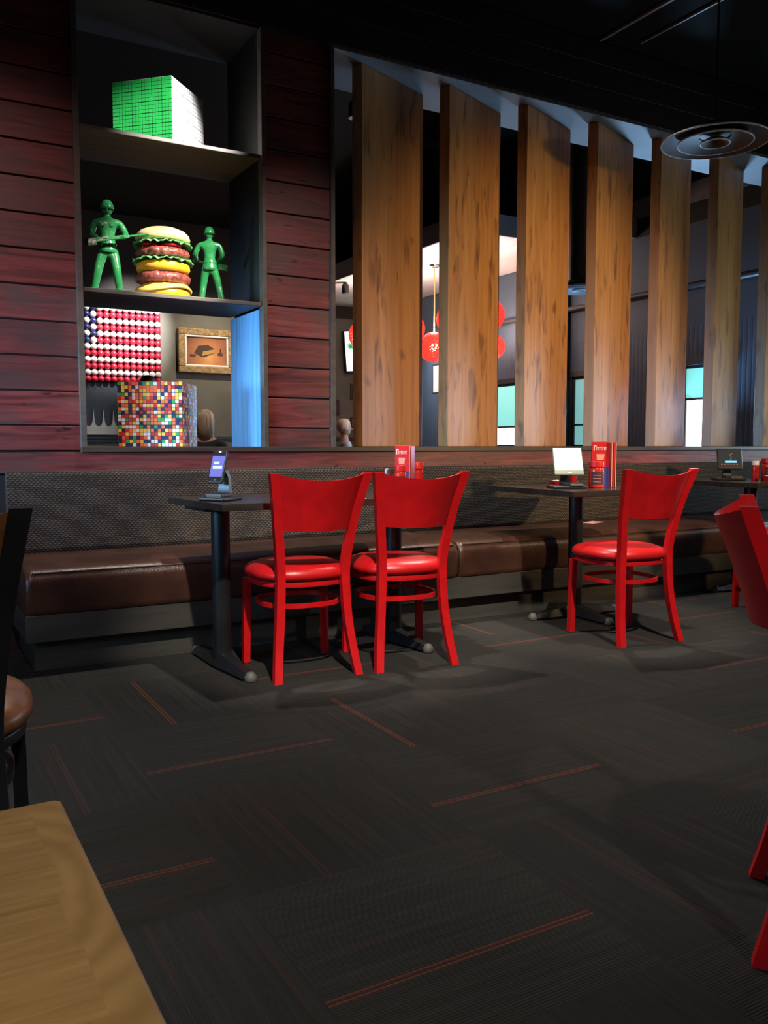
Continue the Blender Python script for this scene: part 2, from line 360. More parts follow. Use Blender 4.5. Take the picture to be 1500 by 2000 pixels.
m_fwall = mat('warm_grey_paint', (0.155, 0.148, 0.125), 0.7, var=0.12, scale=(3, 3, 3))
m_fdark = mat('upper_dark_tone', (0.022, 0.018, 0.016), 0.8)
m_navy = mat('navy_panel', (0.030, 0.042, 0.058), 0.6, var=0.1)
m_pale = mat('pale_panel', (0.5, 0.5, 0.48), 0.6, var=0.1)
m_gold = mat('gilt_frame', (0.42, 0.27, 0.12), 0.4, var=0.5, scale=(30, 30, 30), bump=0.6, bscale=60)
m_white = mat('white_mat', (0.85, 0.84, 0.80), 0.6)
m_cdark = mat('console_dark', (0.06, 0.03, 0.025), 0.4); m_ctan = mat('console_tan', (0.55, 0.30, 0.08), 0.4)
m_wsoff = mat('white_ceiling_paint', (0.82, 0.80, 0.80), 0.7, var=0.03)
m_fasc = mat('grey_fascia', (0.20, 0.19, 0.20), 0.7, var=0.05)
m_chrome = mat('brushed_nickel', (0.55, 0.53, 0.50), 0.3, metal=1.0)
m_cord = mat('gold_cord', (0.75, 0.60, 0.25), 0.4)
m_bulb = mat('lamp_bulb', (1, 0.8, 0.5), 0.5, emit=(1.0, 0.72, 0.40), es=14)
m_shade = mat('teal_roller_shade', (0.3, 0.7, 0.66), 0.8, emit=(0.25, 0.92, 0.86), es=0.75)
m_pane = mat('window_pane', (0.8, 0.9, 1.0), 0.2, emit=(0.85, 0.97, 1.0), es=3.2)
m_pane2 = mat('window_pane_dim', (0.2, 0.4, 0.4), 0.2, emit=(0.22, 0.55, 0.55), es=0.75)
m_wfr = mat('dark_window_frame', (0.03, 0.035, 0.04), 0.5)
m_vent = mat('vent_metal', (0.022, 0.024, 0.030), 0.6, var=0.2)
m_ventg = mat('grey_vent', (0.30, 0.32, 0.36), 0.5)
m_duct = mat('dark_duct', (0.012, 0.013, 0.009), 0.6)
m_menu = mat('red_menu', (0.60, 0.014, 0.016), 0.35, var=0.1); m_mpink = mat('menu_edge', (0.80, 0.30, 0.22), 0.5)
m_mblue = mat('menu_blue', (0.03, 0.04, 0.20), 0.5); m_label = mat('dark_label', (0.06, 0.015, 0.018), 0.5)
m_jar = mat('red_jar', (0.62, 0.03, 0.012), 0.18, var=0.2); m_glass = mat('clear_glass', (0.9, 0.9, 0.9), 0.05, trans=0.9)
m_rglass = mat('red_glass', (0.75, 0.03, 0.02), 0.08, trans=0.5)
m_cream = mat('screen_bright', (0.9, 0.9, 0.8), 0.15, emit=(1.0, 0.97, 0.80), es=0.9)
m_grn = mat('screen_edge', (0.30, 0.33, 0.24), 0.2)
m_scr = mat('screen_violet', (0.1, 0.1, 0.3), 0.1, emit=(0.09, 0.10, 0.38), es=1.0); m_scrw = mat('screen_text', (0.4, 0.45, 0.8), 0.2, emit=(0.30, 0.36, 0.85), es=1.0)
m_scrd = mat('screen_dark', (0.03, 0.035, 0.04), 0.08, emit=(0.03, 0.035, 0.04), es=0.5); m_cyan = mat('screen_cyan', (0.2, 0.6, 0.8), 0.2, emit=(0.15, 0.50, 0.78), es=1.0)
m_led = mat('lit_white', (1, 1, 1), 0.3, emit=(1, 1, 1), es=1.0)
m_signw = mat('lit_sign_face', (0.9, 0.95, 0.9), 0.3, emit=(0.92, 1.0, 0.94), es=1.3); m_signg = mat('sign_green', (0.05, 0.4, 0.15), 0.4, emit=(0.08, 0.5, 0.2), es=0.5)
m_skin = mat('skin', (0.55, 0.32, 0.22), 0.5, var=0.1); m_hdk = mat('dark_hair', (0.015, 0.010, 0.010), 0.5, bump=0.6, bscale=80)
m_hbl = mat('blond_hair', (0.70, 0.50, 0.34), 0.5, var=0.5, scale=(50, 50, 4), bump=0.8, bscale=80); m_hwh = mat('pale_hair', (0.75, 0.62, 0.42), 0.5, var=0.2)
m_shirtb = mat('black_shirt', (0.012, 0.014, 0.018), 0.8); m_shirtw = mat('pale_shirt', (0.5, 0.5, 0.52), 0.8); m_jean = mat('blue_trousers', (0.03, 0.04, 0.08), 0.8)
m_paper = mat('pink_paper', (0.75, 0.35, 0.35), 0.6)

# ------------------------------------------------------------------ the setting
YF, YB = 4.6, 5.12
XR, YW = 7.47, 13.2
bm = B(); bx(bm, (-3.5, -2.2, -0.1), (XR + 0.2, YW + 0.2, 0)); struct('floor', bm, m_carpet)
def planks(bm, x0, x1, zs, y0=YF, y1=YF + 0.024):
    for a, b in zip(zs[:-1], zs[1:]): bx(bm, (x0, y0, a + 0.004), (x1, y1, b - 0.004), 0.003)
seams = [0.93 + 0.1725 * k for k in range(0, 17)]
bm = B()
bx(bm, (-3.5, YF + 0.02, 0), (XR, YB, 0.972), mi=1); planks(bm, -3.5, XR, [0.86, 0.972])
bx(bm, (-3.5, YF + 0.02, 0.972), (0.852, YB, 3.78), mi=1); planks(bm, -3.5, 0.852, [0.975] + seams[1:] + [3.775])
bx(bm, (1.862, YF + 0.02, 0.972), (2.262, YB, 3.30), mi=1); planks(bm, 1.862, 2.262, [0.975] + seams[1:14] + [3.30])
bx(bm, (0.852, YF + 0.02, 3.30), (XR, YB, 3.78), mi=1)
for a, b in ((3.30, 3.46), (3.46, 3.62), (3.62, 3.775)): bx(bm, (0.852, YF, a + 0.002), (XR, YF + 0.024, b - 0.002), 0.003, mi=2)
struct('wall_front', bm, [m_plank, m_core, m_hdr], True)
bm = B(); bx(bm, (2.262, YF + 0.01, 3.286), (XR, YB, 3.30), mi=0); bx(bm, (0.852, YF + 0.01, 3.286), (2.262, YB, 3.30), mi=1); struct('trim_1', bm, [m_soff, m_soff_shade])
# frames round the two openings and the sill board
bm = B()
bx(bm, (0.838, YF - 0.018, 0.972), (0.868, YF + 0.04, 3.286), 0.002); bx(bm, (1.836, YF - 0.018, 0.972), (1.862, YF + 0.04, 3.286), 0.002)
struct('trim_2', bm, m_shelf)
bm = B(); bx(bm, (2.262, YF - 0.018, 0.972), (2.288, YF + 0.04, 3.286), 0.002); struct('trim_3', bm, m_shelf)
bm = B(); bx(bm, (0.838, YF - 0.02, 0.968), (XR, YB + 0.01, 0.996), 0.003); struct('trim_4', bm, m_dtrim)
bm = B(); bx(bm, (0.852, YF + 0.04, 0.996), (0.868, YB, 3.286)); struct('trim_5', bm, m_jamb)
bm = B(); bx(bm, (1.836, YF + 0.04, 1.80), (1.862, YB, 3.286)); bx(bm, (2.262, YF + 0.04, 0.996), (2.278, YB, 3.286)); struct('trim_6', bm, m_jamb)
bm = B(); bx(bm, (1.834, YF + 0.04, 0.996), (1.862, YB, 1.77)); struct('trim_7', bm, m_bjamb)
bm = B(); bx(bm, (-3.5, -2.2, 3.78), (XR, YB, 3.86)); bx(bm, (-3.5, YB, 4.4), (XR, YW, 4.5)); struct('ceiling', bm, m_ceil)
bm = B(); bx(bm, (-1.0, YW, 0), (XR, YW + 0.1, 3.15), mi=0); bx(bm, (-1.0, YW, 3.15), (XR, YW + 0.1, 4.4), mi=1); struct('wall_far', bm, [m_fwall, m_fdark])  # upper part gets no light; that gloom is put into a darker colour
bm = B()
wins = [(8.75, 10.7, 0.98, 1.862), (7.55, 8.32, 0.98, 1.862), (5.95, 6.56, 0.90, 1.862), (3.0, 4.4, 0.9, 1.9)]
ys = [-2.2]
for y0, y1, z0, z1 in sorted(wins): ys += [y0, y1]
ys.append(YW)
for i in range(0, len(ys), 2): bx(bm, (XR, ys[i], 0), (XR + 0.12, ys[i + 1], 3.36))
for y0, y1, z0, z1 in wins: bx(bm, (XR, y0, 0), (XR + 0.12, y1, z0)); bx(bm, (XR, y0, z1), (XR + 0.12, y1, 3.36))
bx(bm, (XR, -2.2, 3.36), (XR + 0.12, YW, 3.57), mi=1); bx(bm, (XR - 0.02, YB, 3.57), (XR + 0.12, YW, 3.78), mi=2); bx(bm, (XR, -2.2, 3.78), (XR + 0.12, YW, 4.4), mi=1)
struct('wall_right', bm, [m_bead, m_fdark, m_fasc])
for k, (y0, y1, z0, z1) in enumerate(wins):
    bm = B(); t = 0.035
    for a, b in (((y0, z0), (y1, z0 + t)), ((y0, z1 - t), (y1, z1)), ((y0, z0), (y0 + t, z1)), ((y1 - t, z0), (y1, z1))): bx(bm, (XR + 0.01, a[0], a[1]), (XR + 0.06, b[0], b[1]), 0.003)
    mz = (1.25, 1.25, 1.49, 1.4)[k]; bx(bm, (XR + 0.01, y0, mz), (XR + 0.06, y1, mz + 0.025), 0.003)
    bx(bm, (XR - 0.02, y0 - 0.07, z1), (XR + 0.01, y1 + 0.07, z1 + 0.07), 0.003)
    w = struct('window_%d' % (k + 1), bm, m_wfr)
    bm = B(); bx(bm, (XR + 0.03, y0, z0), (XR + 0.036, y1, z1)); obj('window_pane', bm, m_pane2 if k == 1 else m_pane, w)
    if k != 1:
        bm = B(); bx(bm, (XR + 0.012, y0 + t, mz + 0.02), (XR + 0.016, y1 - t, z1 - t)); obj('roller_shade', bm, m_shade, w)
bm = B(); bx(bm, (-1.0, YW - 0.03, 1.10), (XR - 0.03, YW, 1.15), 0.004); bx(bm, (XR - 0.03, YB, 0.86), (XR, YW, 0.95), 0.004); struct('trim_8', bm, m_navy)
# white dropped ceiling of the far room
bm = B()
for x0, y0, x1, y1 in ((5.62, 7.96, 6.46, YW), (6.46, 7.28, XR, YW)):
    bx(bm, (x0, y0, 3.37), (x1, y1, 3.60), mi=0); bx(bm, (x0 + 0.01, y0 + 0.01, 3.366), (x1, y1, 3.372), mi=1)
struct('trim_9', bm, [m_fasc, m_wsoff])

# ------------------------------------------------------------------ oak divider fins
FIN = [('leftmost of the oak divider fins, next to the red plank column', 0), ('second oak divider fin from the left, behind the pair of red chairs', 1),
       ('third oak divider fin from the left, above the bright tablet', 2), ('fourth oak divider fin from the left, above the red menu stand', 3),
       ('fifth oak divider fin from the left, its top touching the round ceiling vent', 4), ('sixth oak divider fin from the left, with a bluish sheen, right of the lit window', 5),
       ('seventh oak divider fin, cut by the right edge of the view', 6)]
ang = R(21)
for lab, k in FIN:
    bm = B(); box(bm, (0.308, 0, (3.286 - 0.996) / 2), (0.616, 0.078, 3.286 - 0.996), 0.004)
    o = obj('divider_fin', bm, m_oak, None, True); X = 2.526 + 0.633 * k
    o.location = (X - 0.014, 4.735, 0.996); o.rotation_euler = (0, 0, ang); tag(o, lab, 'wooden divider', 'oak divider fins above the bench')

# ------------------------------------------------------------------ display shelves
for z, lab in ((2.588, 'upper display shelf carrying the green and white cube block'), (1.782, 'lower display shelf carrying the toy soldiers and giant burger')):
    bm = B(); bx(bm, (0.869, YF + 0.0, z - 0.0), (1.833, YB - 0.01, z + 0.022), 0.003)
    tag(obj('display_shelf', bm, m_shelf), lab, 'shelf', 'shelves in the display opening')

# ------------------------------------------------------------------ cube blocks
def cube_block(s, n, pick, mats):
    bm = B(); box(bm, (0, 0, s / 2), (s, s, s), 0.003); p = s / n
    faces = [((0, -1, 0), (1, 0, 0)), ((1, 0, 0), (0, 1, 0)), ((0, 1, 0), (-1, 0, 0)), ((-1, 0, 0), (0, -1, 0)), ((0, 0, 1), (1, 0, 0))]
    for fi, (nn, uu) in enumerate(faces):
        N = Vector(nn); U = Vector(uu); V = N.cross(U)
        for i in range(n):
            for j in range(n):
                mi = pick(fi, i, j); h = p * 0.5
                gl = p * 0.10 if i % 3 == 0 else p * 0.05; gr = p * 0.10 if i % 3 == 2 else p * 0.05
                gb = p * 0.10 if j % 3 == 0 else p * 0.05; gt = p * 0.10 if j % 3 == 2 else p * 0.05
                c = Vector((0, 0, s / 2)) + N * (s / 2 + 0.0012) + U * ((i + 0.5) * p - s / 2) + V * ((j + 0.5) * p - s / 2)
                q = [c + U * a + V * b for a, b in ((-h + gl, -h + gb), (h - gr, -h + gb), (h - gr, h - gt), (-h + gl, h - gt))]
                q2 = [v - N * 0.002 for v in q]
                vs = [bm.verts.new(v) for v in q + q2]
                for f in ((0, 1, 2, 3), (0, 4, 5, 1), (1, 5, 6, 2), (2, 6, 7, 3), (3, 7, 4, 0)):
                    bm.faces.new([vs[k] for k in f]).material_index = mi
    return bm
rc = random.Random(3)
bm = cube_block(0.352, 18, lambda f, i, j: 1 + rc.choice((0, 0, 0, 1, 1, 1, 1, 2, 2, 2, 2, 3, 3, 3, 4, 4, 5, 5, 5)), [])
o = obj('puzzle_cube_block', bm, [m_cblack] + TILE); o.location = (1.315, 4.873, 0.996); o.rotation_euler = (0, 0, R(-29.7))
tag(o, 'multicoloured block of stacked puzzle cubes on the sill below the shelves', 'cube sculpture')
bm = cube_block(0.36, 18, lambda f, i, j: 1 if f in (0, 2) else 2, [])
o = obj('puzzle_cube_block', bm, [m_cblack, m_gtile, m_wtile])
o.location = (1.37, 4.945, 2.611); o.rotation_euler = (0, 0, R(-45))
tag(o, 'block of stacked cubes, one side green and one side white, on the upper shelf', 'cube sculpture')

# ------------------------------------------------------------------ giant burger
bg = thing('giant_burger', 'oversized double burger sculpture standing between two green soldiers', 'burger sculpture', (1.345, 4.83, 1.804)); bg.scale = (0.95, 0.95, 0.97)
def lump(amp, fr, seed):
    def f(r, z, a):
        n = noise.noise(Vector((math.cos(a) * fr, math.sin(a) * fr, z * 30 + seed))); return r * (1 + amp * n), z
    return f
bm = B(); lathe(bm, [(0.10, 0), (0.138, 0.006), (0.152, 0.026), (0.150, 0.045), (0.135, 0.056)], 40, fn=lump(0.03, 1.5, 1)); obj('bottom_bun', bm, m_ybun, bg, 'all')
bm = B()
def drape(r, z, a): w = 0.5 + 0.5 * math.sin(2 * a + 0.4); return r, z - (0.030 * w if r > 0.12 else 0)
lathe(bm, [(0.02, 0.082), (0.12, 0.086), (0.150, 0.083), (0.163, 0.068), (0.158, 0.056), (0.148, 0.070), (0.10, 0.072), (0.02, 0.072)], 48, fn=drape); obj('cheese', bm, m_cheese, bg, 'all')
def patty(z0, z1, seed):
    bm = B(); h = z1 - z0
    lathe(bm, [(0.11, z0), (0.140, z0 + 0.15 * h), (0.150, z0 + 0.35 * h), (0.151, z0 + 0.6 * h), (0.142, z0 + 0.85 * h), (0.11, z1)], 90, fn=lump(0.10, 9, seed)); return bm
obj('patty', patty(0.084, 0.152, 3), m_patty, bg, 'all')
bm = B(); lathe(bm, [(0.10, 0.146), (0.142, 0.152), (0.154, 0.172), (0.152, 0.196), (0.135, 0.212), (0.10, 0.216)], 40, fn=lump(0.03, 1.5, 5)); obj('middle_bun', bm, m_ybun, bg, 'all')
def lettuce(z0, R0):
    bm = B(); n = 160
    def fr(r, z, a):
        k = max(0, (r - 0.11) / 0.06); w = math.sin(17 * a) * 0.6 + math.sin(29 * a + 1) * 0.5 + math.sin(7 * a) * 0.5
        return r * (1 + 0.03 * k * math.sin(23 * a)), z + k * 0.008 * w - 0.006 * k
    lathe(bm, [(0.03, z0), (0.12, z0 + 0.002), (0.14, z0 + 0.002), (R0, z0 - 0.002), (R0 + 0.001, z0 + 0.002), (0.14, z0 + 0.008), (0.12, z0 + 0.008), (0.03, z0 + 0.008)], n, fn=fr); return bm
obj('lettuce', lettuce(0.219, 0.170), m_lett, bg, 'all')
obj('patty', patty(0.226, 0.288, 8), m_patty, bg, 'all')
for a in (R(-150), R(-75), R(10), R(100)):
    bm = B(); lathe(bm, [(0.04, 0), (0.058, 0.004), (0.060, 0.010), (0.055, 0.016), (0.03, 0.018)], 28, (0.088 * math.cos(a), 0.088 * math.sin(a), 0.286)); obj('tomato_slice', bm, m_tom, bg, 'all')
obj('lettuce', lettuce(0.312, 0.166), m_lett, bg, 'all')
bm = B(); lathe(bm, [(0.12, 0.322), (0.148, 0.327), (0.156, 0.342), (0.150, 0.362), (0.128, 0.384), (0.09, 0.399), (0.045, 0.406), (0.01, 0.408)], 48, fn=lump(0.02, 1.5, 9)); obj('top_bun', bm, m_bun, bg, 'all')

# ------------------------------------------------------------------ toy soldiers
def soldier(label, loc, rz, k=0.455):
    t = thing('toy_soldier', label, 'toy soldier', loc, rz, 'green toy soldiers on the lower shelf')
    v = [(0, 0, .50, .082, .062), (0, 0, .58, .070, .052), (0, .0, .68, .088, .058), (0, .005, .765, .085, .052), (0, .008, .825, .036, .036), (0, .0, .87, .038, .040),
         (-.062, 0, .46, .055, .055), (-.105, -.01, .27, .046, .048), (-.150, .01, .07, .036, .038), (-.160, -.055, .022, .026, .02),
         (.062, 0, .46, .055, .055), (.085, -.03, .27, .046, .048), (.110, .0, .07, .036, .038), (.125, -.065, .022, .026, .02),
         (-.125, .0, .770, .042), (-.165, .01, .645, .036), (-.075, -.115, .565, .027), (-.035, -.135, .545, .020),
         (.125, .0, .770, .042), (.185, -.015, .655, .036), (.165, -.115, .600, .027), (.145, -.145, .590, .020)]
    e = [(0, 1), (1, 2), (2, 3), (3, 4), (4, 5), (0, 6), (6, 7), (7, 8), (8, 9), (0, 10), (10, 11), (11, 12), (12, 13), (3, 14), (14, 15), (15, 16), (16, 17), (3, 18), (18, 19), (19, 20), (20, 21)]
    v = [tuple(c * k for c in q) for q in v]
    bm = skin(v, e)
    # head with face, ears, fingers, jacket hem, cuffs
    lathe(bm, [(0.004, .845), (.028, .850), (.042, .868), (.048, .893), (.050, .92), (.045, .945), (.02, .965), (.003, .967)], 20, fn=lambda r, z, a: ((r * (1 + 0.10 * max(0, -math.sin(a)) * (1 if z < .9 else 0))) * k, z * k))
    tube(bm, [(0, -.050 * k, .915 * k), (0, -.062 * k, .893 * k), (0, -.052 * k, .886 * k)], [.006 * k, .010 * k, .004 * k], 8)
    for s in (-1, 1):
        tube(bm, [(s * .048 * k, .004 * k, .915 * k), (s * .053 * k, 0, .895 * k), (s * .046 * k, .002 * k, .88 * k)], .007 * k, 6)
        tube(bm, [(s * .018 * k, -.050 * k, .907 * k), (s * .026 * k, -.047 * k, .907 * k)], .004 * k, 6)
    tube(bm, [(-.014 * k, -.051 * k, .868 * k), (.014 * k, -.051 * k, .868 * k)], .003 * k, 6)
    lathe(bm, [(.070, .60), (.078, .575), (.082, .55), (.100, .49), (.106, .455), (.096, .452), (.07, .50)], 28, fn=lambda r, z, a: (r * k * (1 - 0.22 * abs(math.sin(a))), z * k))
    lathe(bm, [(.083, .535), (.090, .54), (.090, .56), (.083, .565)], 28, fn=lambda r, z, a: (r * k * (1 - 0.22 * abs(math.sin(a))), z * k))
    for i in range(4):
        f = i / 3
        tube(bm, [((-.045 + .012 * i) * k, -.145 * k, .555 * k), ((-.040 + .012 * i) * k, -.166 * k, .565 * k), ((-.036 + .012 * i) * k, -.160 * k, .585 * k)], .0065 * k, 6)
        tube(bm, [((.128 + .012 * i) * k, -.140 * k, .588 * k), ((.130 + .012 * i) * k, -.166 * k, .592 * k), ((.132 + .012 * i) * k, -.162 * k, .612 * k)], .0065 * k, 6)
    for sx, sy, sz in ((-.150, .01, .085), (.110, .0, .085)): lathe(bm, [(.040, -.012), (.046, 0), (.040, .012)], 16, (sx * k, sy * k, sz * k), fn=lambda r, z, a: (r * k, z * k))
    for sx in (-.045, .045): box(bm, (sx * k, -.060 * k, .735 * k), (.035 * k, .012 * k, .035 * k), .003 * k)
    obj('body', bm, m_green, t, 'all')
    bm = B(); lathe(bm, [(.064, .905), (.071, .902), (.067, .926), (.062, .955), (.046, .985), (.022, .999), (.003, 1.002)], 28, fn=lambda r, z, a: (r * k, z * k)); obj('helmet', bm, m_green, t, 'all')
    bm = B()
    rot = Matrix.Rotation(R(-9), 3, 'Y')
    def rb(c, s, b=0.004): box(bm, rot @ (Vector(c) * k) + Vector((.03, -.152, .575)) * k, tuple(q * k for q in s), b * k, rot)
    rb((-.200, 0, -.016), (.12, .032, .075)); rb((-.09, 0, 0), (.14, .030, .046)); rb((.07, 0, .002), (.24, .028, .036)); rb((-.05, 0, .026), (.05, .012, .014)); rb((-.035, 0, -.03), (.028, .018, .04))
    a = rot @ (Vector((.15, 0, .006)) * k) + Vector((.03, -.152, .575)) * k; b = rot @ (Vector((.40, 0, .006)) * k) + Vector((.03, -.152, .575)) * k
    tube(bm, [a, b], .012 * k, 8); obj('rifle', bm, m_green, t, True)
    return t
soldier('green toy soldier facing the room, rifle held level towards the burger', (1.055, 4.86, 1.804), R(-14), 0.515)
soldier('green toy soldier seen from behind, right of the burger', (1.635, 4.90, 1.804), R(160), 0.455)

# ------------------------------------------------------------------ bench
bn = thing('banquette_bench', 'long brown leather bench with woven back along the plank wall', 'bench', (0.475, 4.3, 0))
L = XR - 0.475 - 0.02
bm = B(); bx(bm, (0.04, -0.27, 0), (L, 0.29, 0.14), 0.002); obj('plinth', bm, m_bench, bn)
bm = B(); bx(bm, (0, -0.33, 0.14), (L, 0.29, 0.262), 0.004); obj('seat_rail', bm, m_bench, bn)
def cushion(x0, x1):
    bm = B(); pr = [(-0.335, 0.264), (-0.352, 0.29), (-0.356, 0.36), (-0.352, 0.41), (-0.335, 0.445), (-0.30, 0.466), (-0.24, 0.476), (-0.1, 0.480), (0.19, 0.478), (0.19, 0.264)]
    rings = []
    for i, x in enumerate((x0, x0 + 0.008, x0 + 0.03, x1 - 0.03, x1 - 0.008, x1)):
        s = (0.90, 0.97, 1, 1, 0.97, 0.90)[i]; rings.append([(x, -0.08 + (y + 0.08) * (0.5 + s * 0.5), 0.264 + (z - 0.264) * s) for y, z in pr])
    skinrings(bm, rings); bmesh.ops.recalc_face_normals(bm, faces=bm.faces)
    tube(bm, [(x0 + 0.03, -0.336, 0.447), (x1 - 0.03, -0.336, 0.447)], 0.004, 6)
    return bm
for x0, x1 in ((0.0, 2.262), (2.268, 4.55), (4.556, L)): obj('seat_cushion', cushion(x0, x1), m_leath, bn, True)
bm = B(); pr = [(0.17, 0.47), (0.155, 0.50), (0.20, 0.855), (0.215, 0.872), (0.285, 0.874), (0.285, 0.47)]
skinrings(bm, [[(x, y, z) for y, z in pr] for x in (0.0, L)]); bmesh.ops.recalc_face_normals(bm, faces=bm.faces); obj('backrest', bm, m_weave, bn)

# ------------------------------------------------------------------ chairs
PZ = [(0.00, 0.187, -0.245), (0.12, 0.172, -0.214), (0.25, 0.158, -0.194), (0.40, 0.150, -0.186), (0.50, 0.152, -0.190), (0.645, 0.169, -0.216), (0.75, 0.185, -0.245), (0.888, 0.211, -0.292)]
def pz(z):
    for (a, x0, y0), (b, x1, y1) in zip(PZ[:-1], PZ[1:]):
        if z <= b: t = (z - a) / (b - a); return x0 + (x1 - x0) * t, y0 + (y1 - y0) * t
    return PZ[-1][1:]
def make_chair(name, label, fm, sm, bmx):
    t = thing(name, label, 'chair')
    sp = spline([(x, y, z) for z, x, y in PZ], 4)
    for s in (-1, 1):
        bm = B(); loft(bm, [(s * p.x, p.y, p.z, 0.035 + 0.005 * (p.z / 0.89), 0.032) for p in sp]); bev(bm, 0.003)
        l = obj('leg', bm, fm, t, True)
        bm = B(); lathe(bm, [(0.012, -0.001), (0.014, 0.0), (0.014, 0.004), (0.01, 0.005)], 12, (s * PZ[0][1], PZ[0][2], 0)); obj('glide', bm, m_glide, l)
        bm = B(); loft(bm, [(s * 0.196, 0.158, 0.004, 0.030, 0.030), (s * 0.190, 0.152, 0.40, 0.032, 0.032)]); bev(bm, 0.003)
        l = obj('leg', bm, fm, t, True)
        bm = B(); lathe(bm, [(0.012, -0.001), (0.013, 0.0), (0.013, 0.004), (0.01, 0.005)], 12, (s * 0.196, 0.158, 0)); obj('glide', bm, m_glide, l)
    bm = B(); n = 20; rows = 6; F = []
    for off in (0.0, 0.013):
        for r_ in range(rows + 1):
            z = 0.645 + (0.885 - 0.645) * r_ / rows; hx, hy = pz(z); row = []
            for i in range(n + 1):
                u = -1 + 2 * i / n; row.append(bm.verts.new((u * (hx - 0.008), hy - 0.062 * (1 - u * u) + off - 0.004, z - (0.006 + 0.022 * r_ / rows) * (1 - u * u))))
            F.append(row)
    def quad(a, b, c, d): bm.faces.new((a, b, c, d))
    for base in (0, rows + 1):
        for r_ in range(rows):
            for i in range(n):
                q = (F[base + r_][i], F[base + r_][i + 1], F[base + r_ + 1][i + 1], F[base + r_ + 1][i]); bm.faces.new(q if base == 0 else q[::-1])
    for i in range(n):
        quad(F[0][i + 1], F[0][i], F[rows + 1][i], F[rows + 1][i + 1]); quad(F[rows][i], F[rows][i + 1], F[-1][i + 1], F[-1][i])
    for r_ in range(rows):
        quad(F[r_][0], F[r_ + 1][0], F[rows + 2 + r_][0], F[rows + 1 + r_][0]); quad(F[r_ + 1][n], F[r_][n], F[rows + 1 + r_][n], F[rows + 2 + r_][n])
    bmesh.ops.recalc_face_normals(bm, faces=bm.faces)
    for s in (-1, 1):
        hx, hy = pz(0.66); lathe(bm, [(0.003, 0), (0.004, 0.002)], 8, (s * (hx - 0.022), hy - 0.012, 0.665))
    obj('backrest', bm, bmx, t, True)
    def sq(r, z, a):
        c, s_ = abs(math.cos(a)), abs(math.sin(a)); return r / ((c ** 2.6 + s_ ** 2.6) ** (1 / 2.6)), z
    bm = B(); lathe(bm, [(0.195, 0.416), (0.216, 0.422), (0.225, 0.436), (0.222, 0.454), (0.206, 0.471), (0.170, 0.484), (0.11, 0.491), (0.04, 0.493), (0.005, 0.493)], 56, (0, 0.016, 0), fn=sq); obj('seat', bm, sm, t, 'all')
    bm = B(); lathe(bm, [(0.180, 0.392), (0.208, 0.392), (0.210, 0.396), (0.210, 0.413), (0.208, 0.416), (0.180, 0.416), (0.178, 0.413), (0.178, 0.395)], 56, (0, 0.016, 0), fn=sq, cap=False)
    obj('seat_frame', bm, fm, t, True)
    bm = B(); rr = []
    for j in range(48):
        a = 2 * PI * j / 48; r, _ = sq(0.178, 0, a); rr.append((r * math.cos(a) * 1.03, 0.002 + r * math.sin(a) * 0.98, 0.308))
    for zz in (0,): 
        V = [[bm.verts.new((p[0] * k, p[1] * k, p[2] + h)) for p in rr] for k, h in ((1.0, -0.010), (1.0, 0.010), (0.93, 0.010), (0.93, -0.010))]
        for a_ in range(4):
            for j in range(48): bm.faces.new((V[a_][j], V[a_][(j + 1) % 48], V[(a_ + 1) % 4][(j + 1) % 48], V[(a_ + 1) % 4][j]))
    bmesh.ops.recalc_face_normals(bm, faces=bm.faces); obj('stretcher', bm, fm, t, True)
    return t
CG = 'red chairs of the dining room'
ch = make_chair('dining_chair', 'left one of the two red chairs drawn up to the long black table', m_red, m_rvin, m_red)
ch.location = (1.572, 3.545, 0); ch.rotation_euler = (0, 0, R(-3)); ch['group'] = CG
dup(ch, (2.052, 3.485, 0), R(-7), 'right one of the two red chairs drawn up to the long black table', CG)
dup(ch, (3.325, 3.305, 0), R(-5), 'single red chair at the square table with the red menu stand', CG)
dup(ch, (1.72, 0.945, 0), R(-142), 'close red chair cut by the right edge, its curved backrest seen from the side', CG)
dup(ch, (4.69, 3.33, 0), R(-12), 'red chair mostly hidden behind the close red chair at the right edge', CG)
wc = make_chair('dining_chair', 'black framed chair with brown wooden seat at the left edge', m_black, m_bwood, m_bwood)
wc.location = (0.023, 1.997, 0); wc.rotation_euler = (0, 0, R(-6.5))

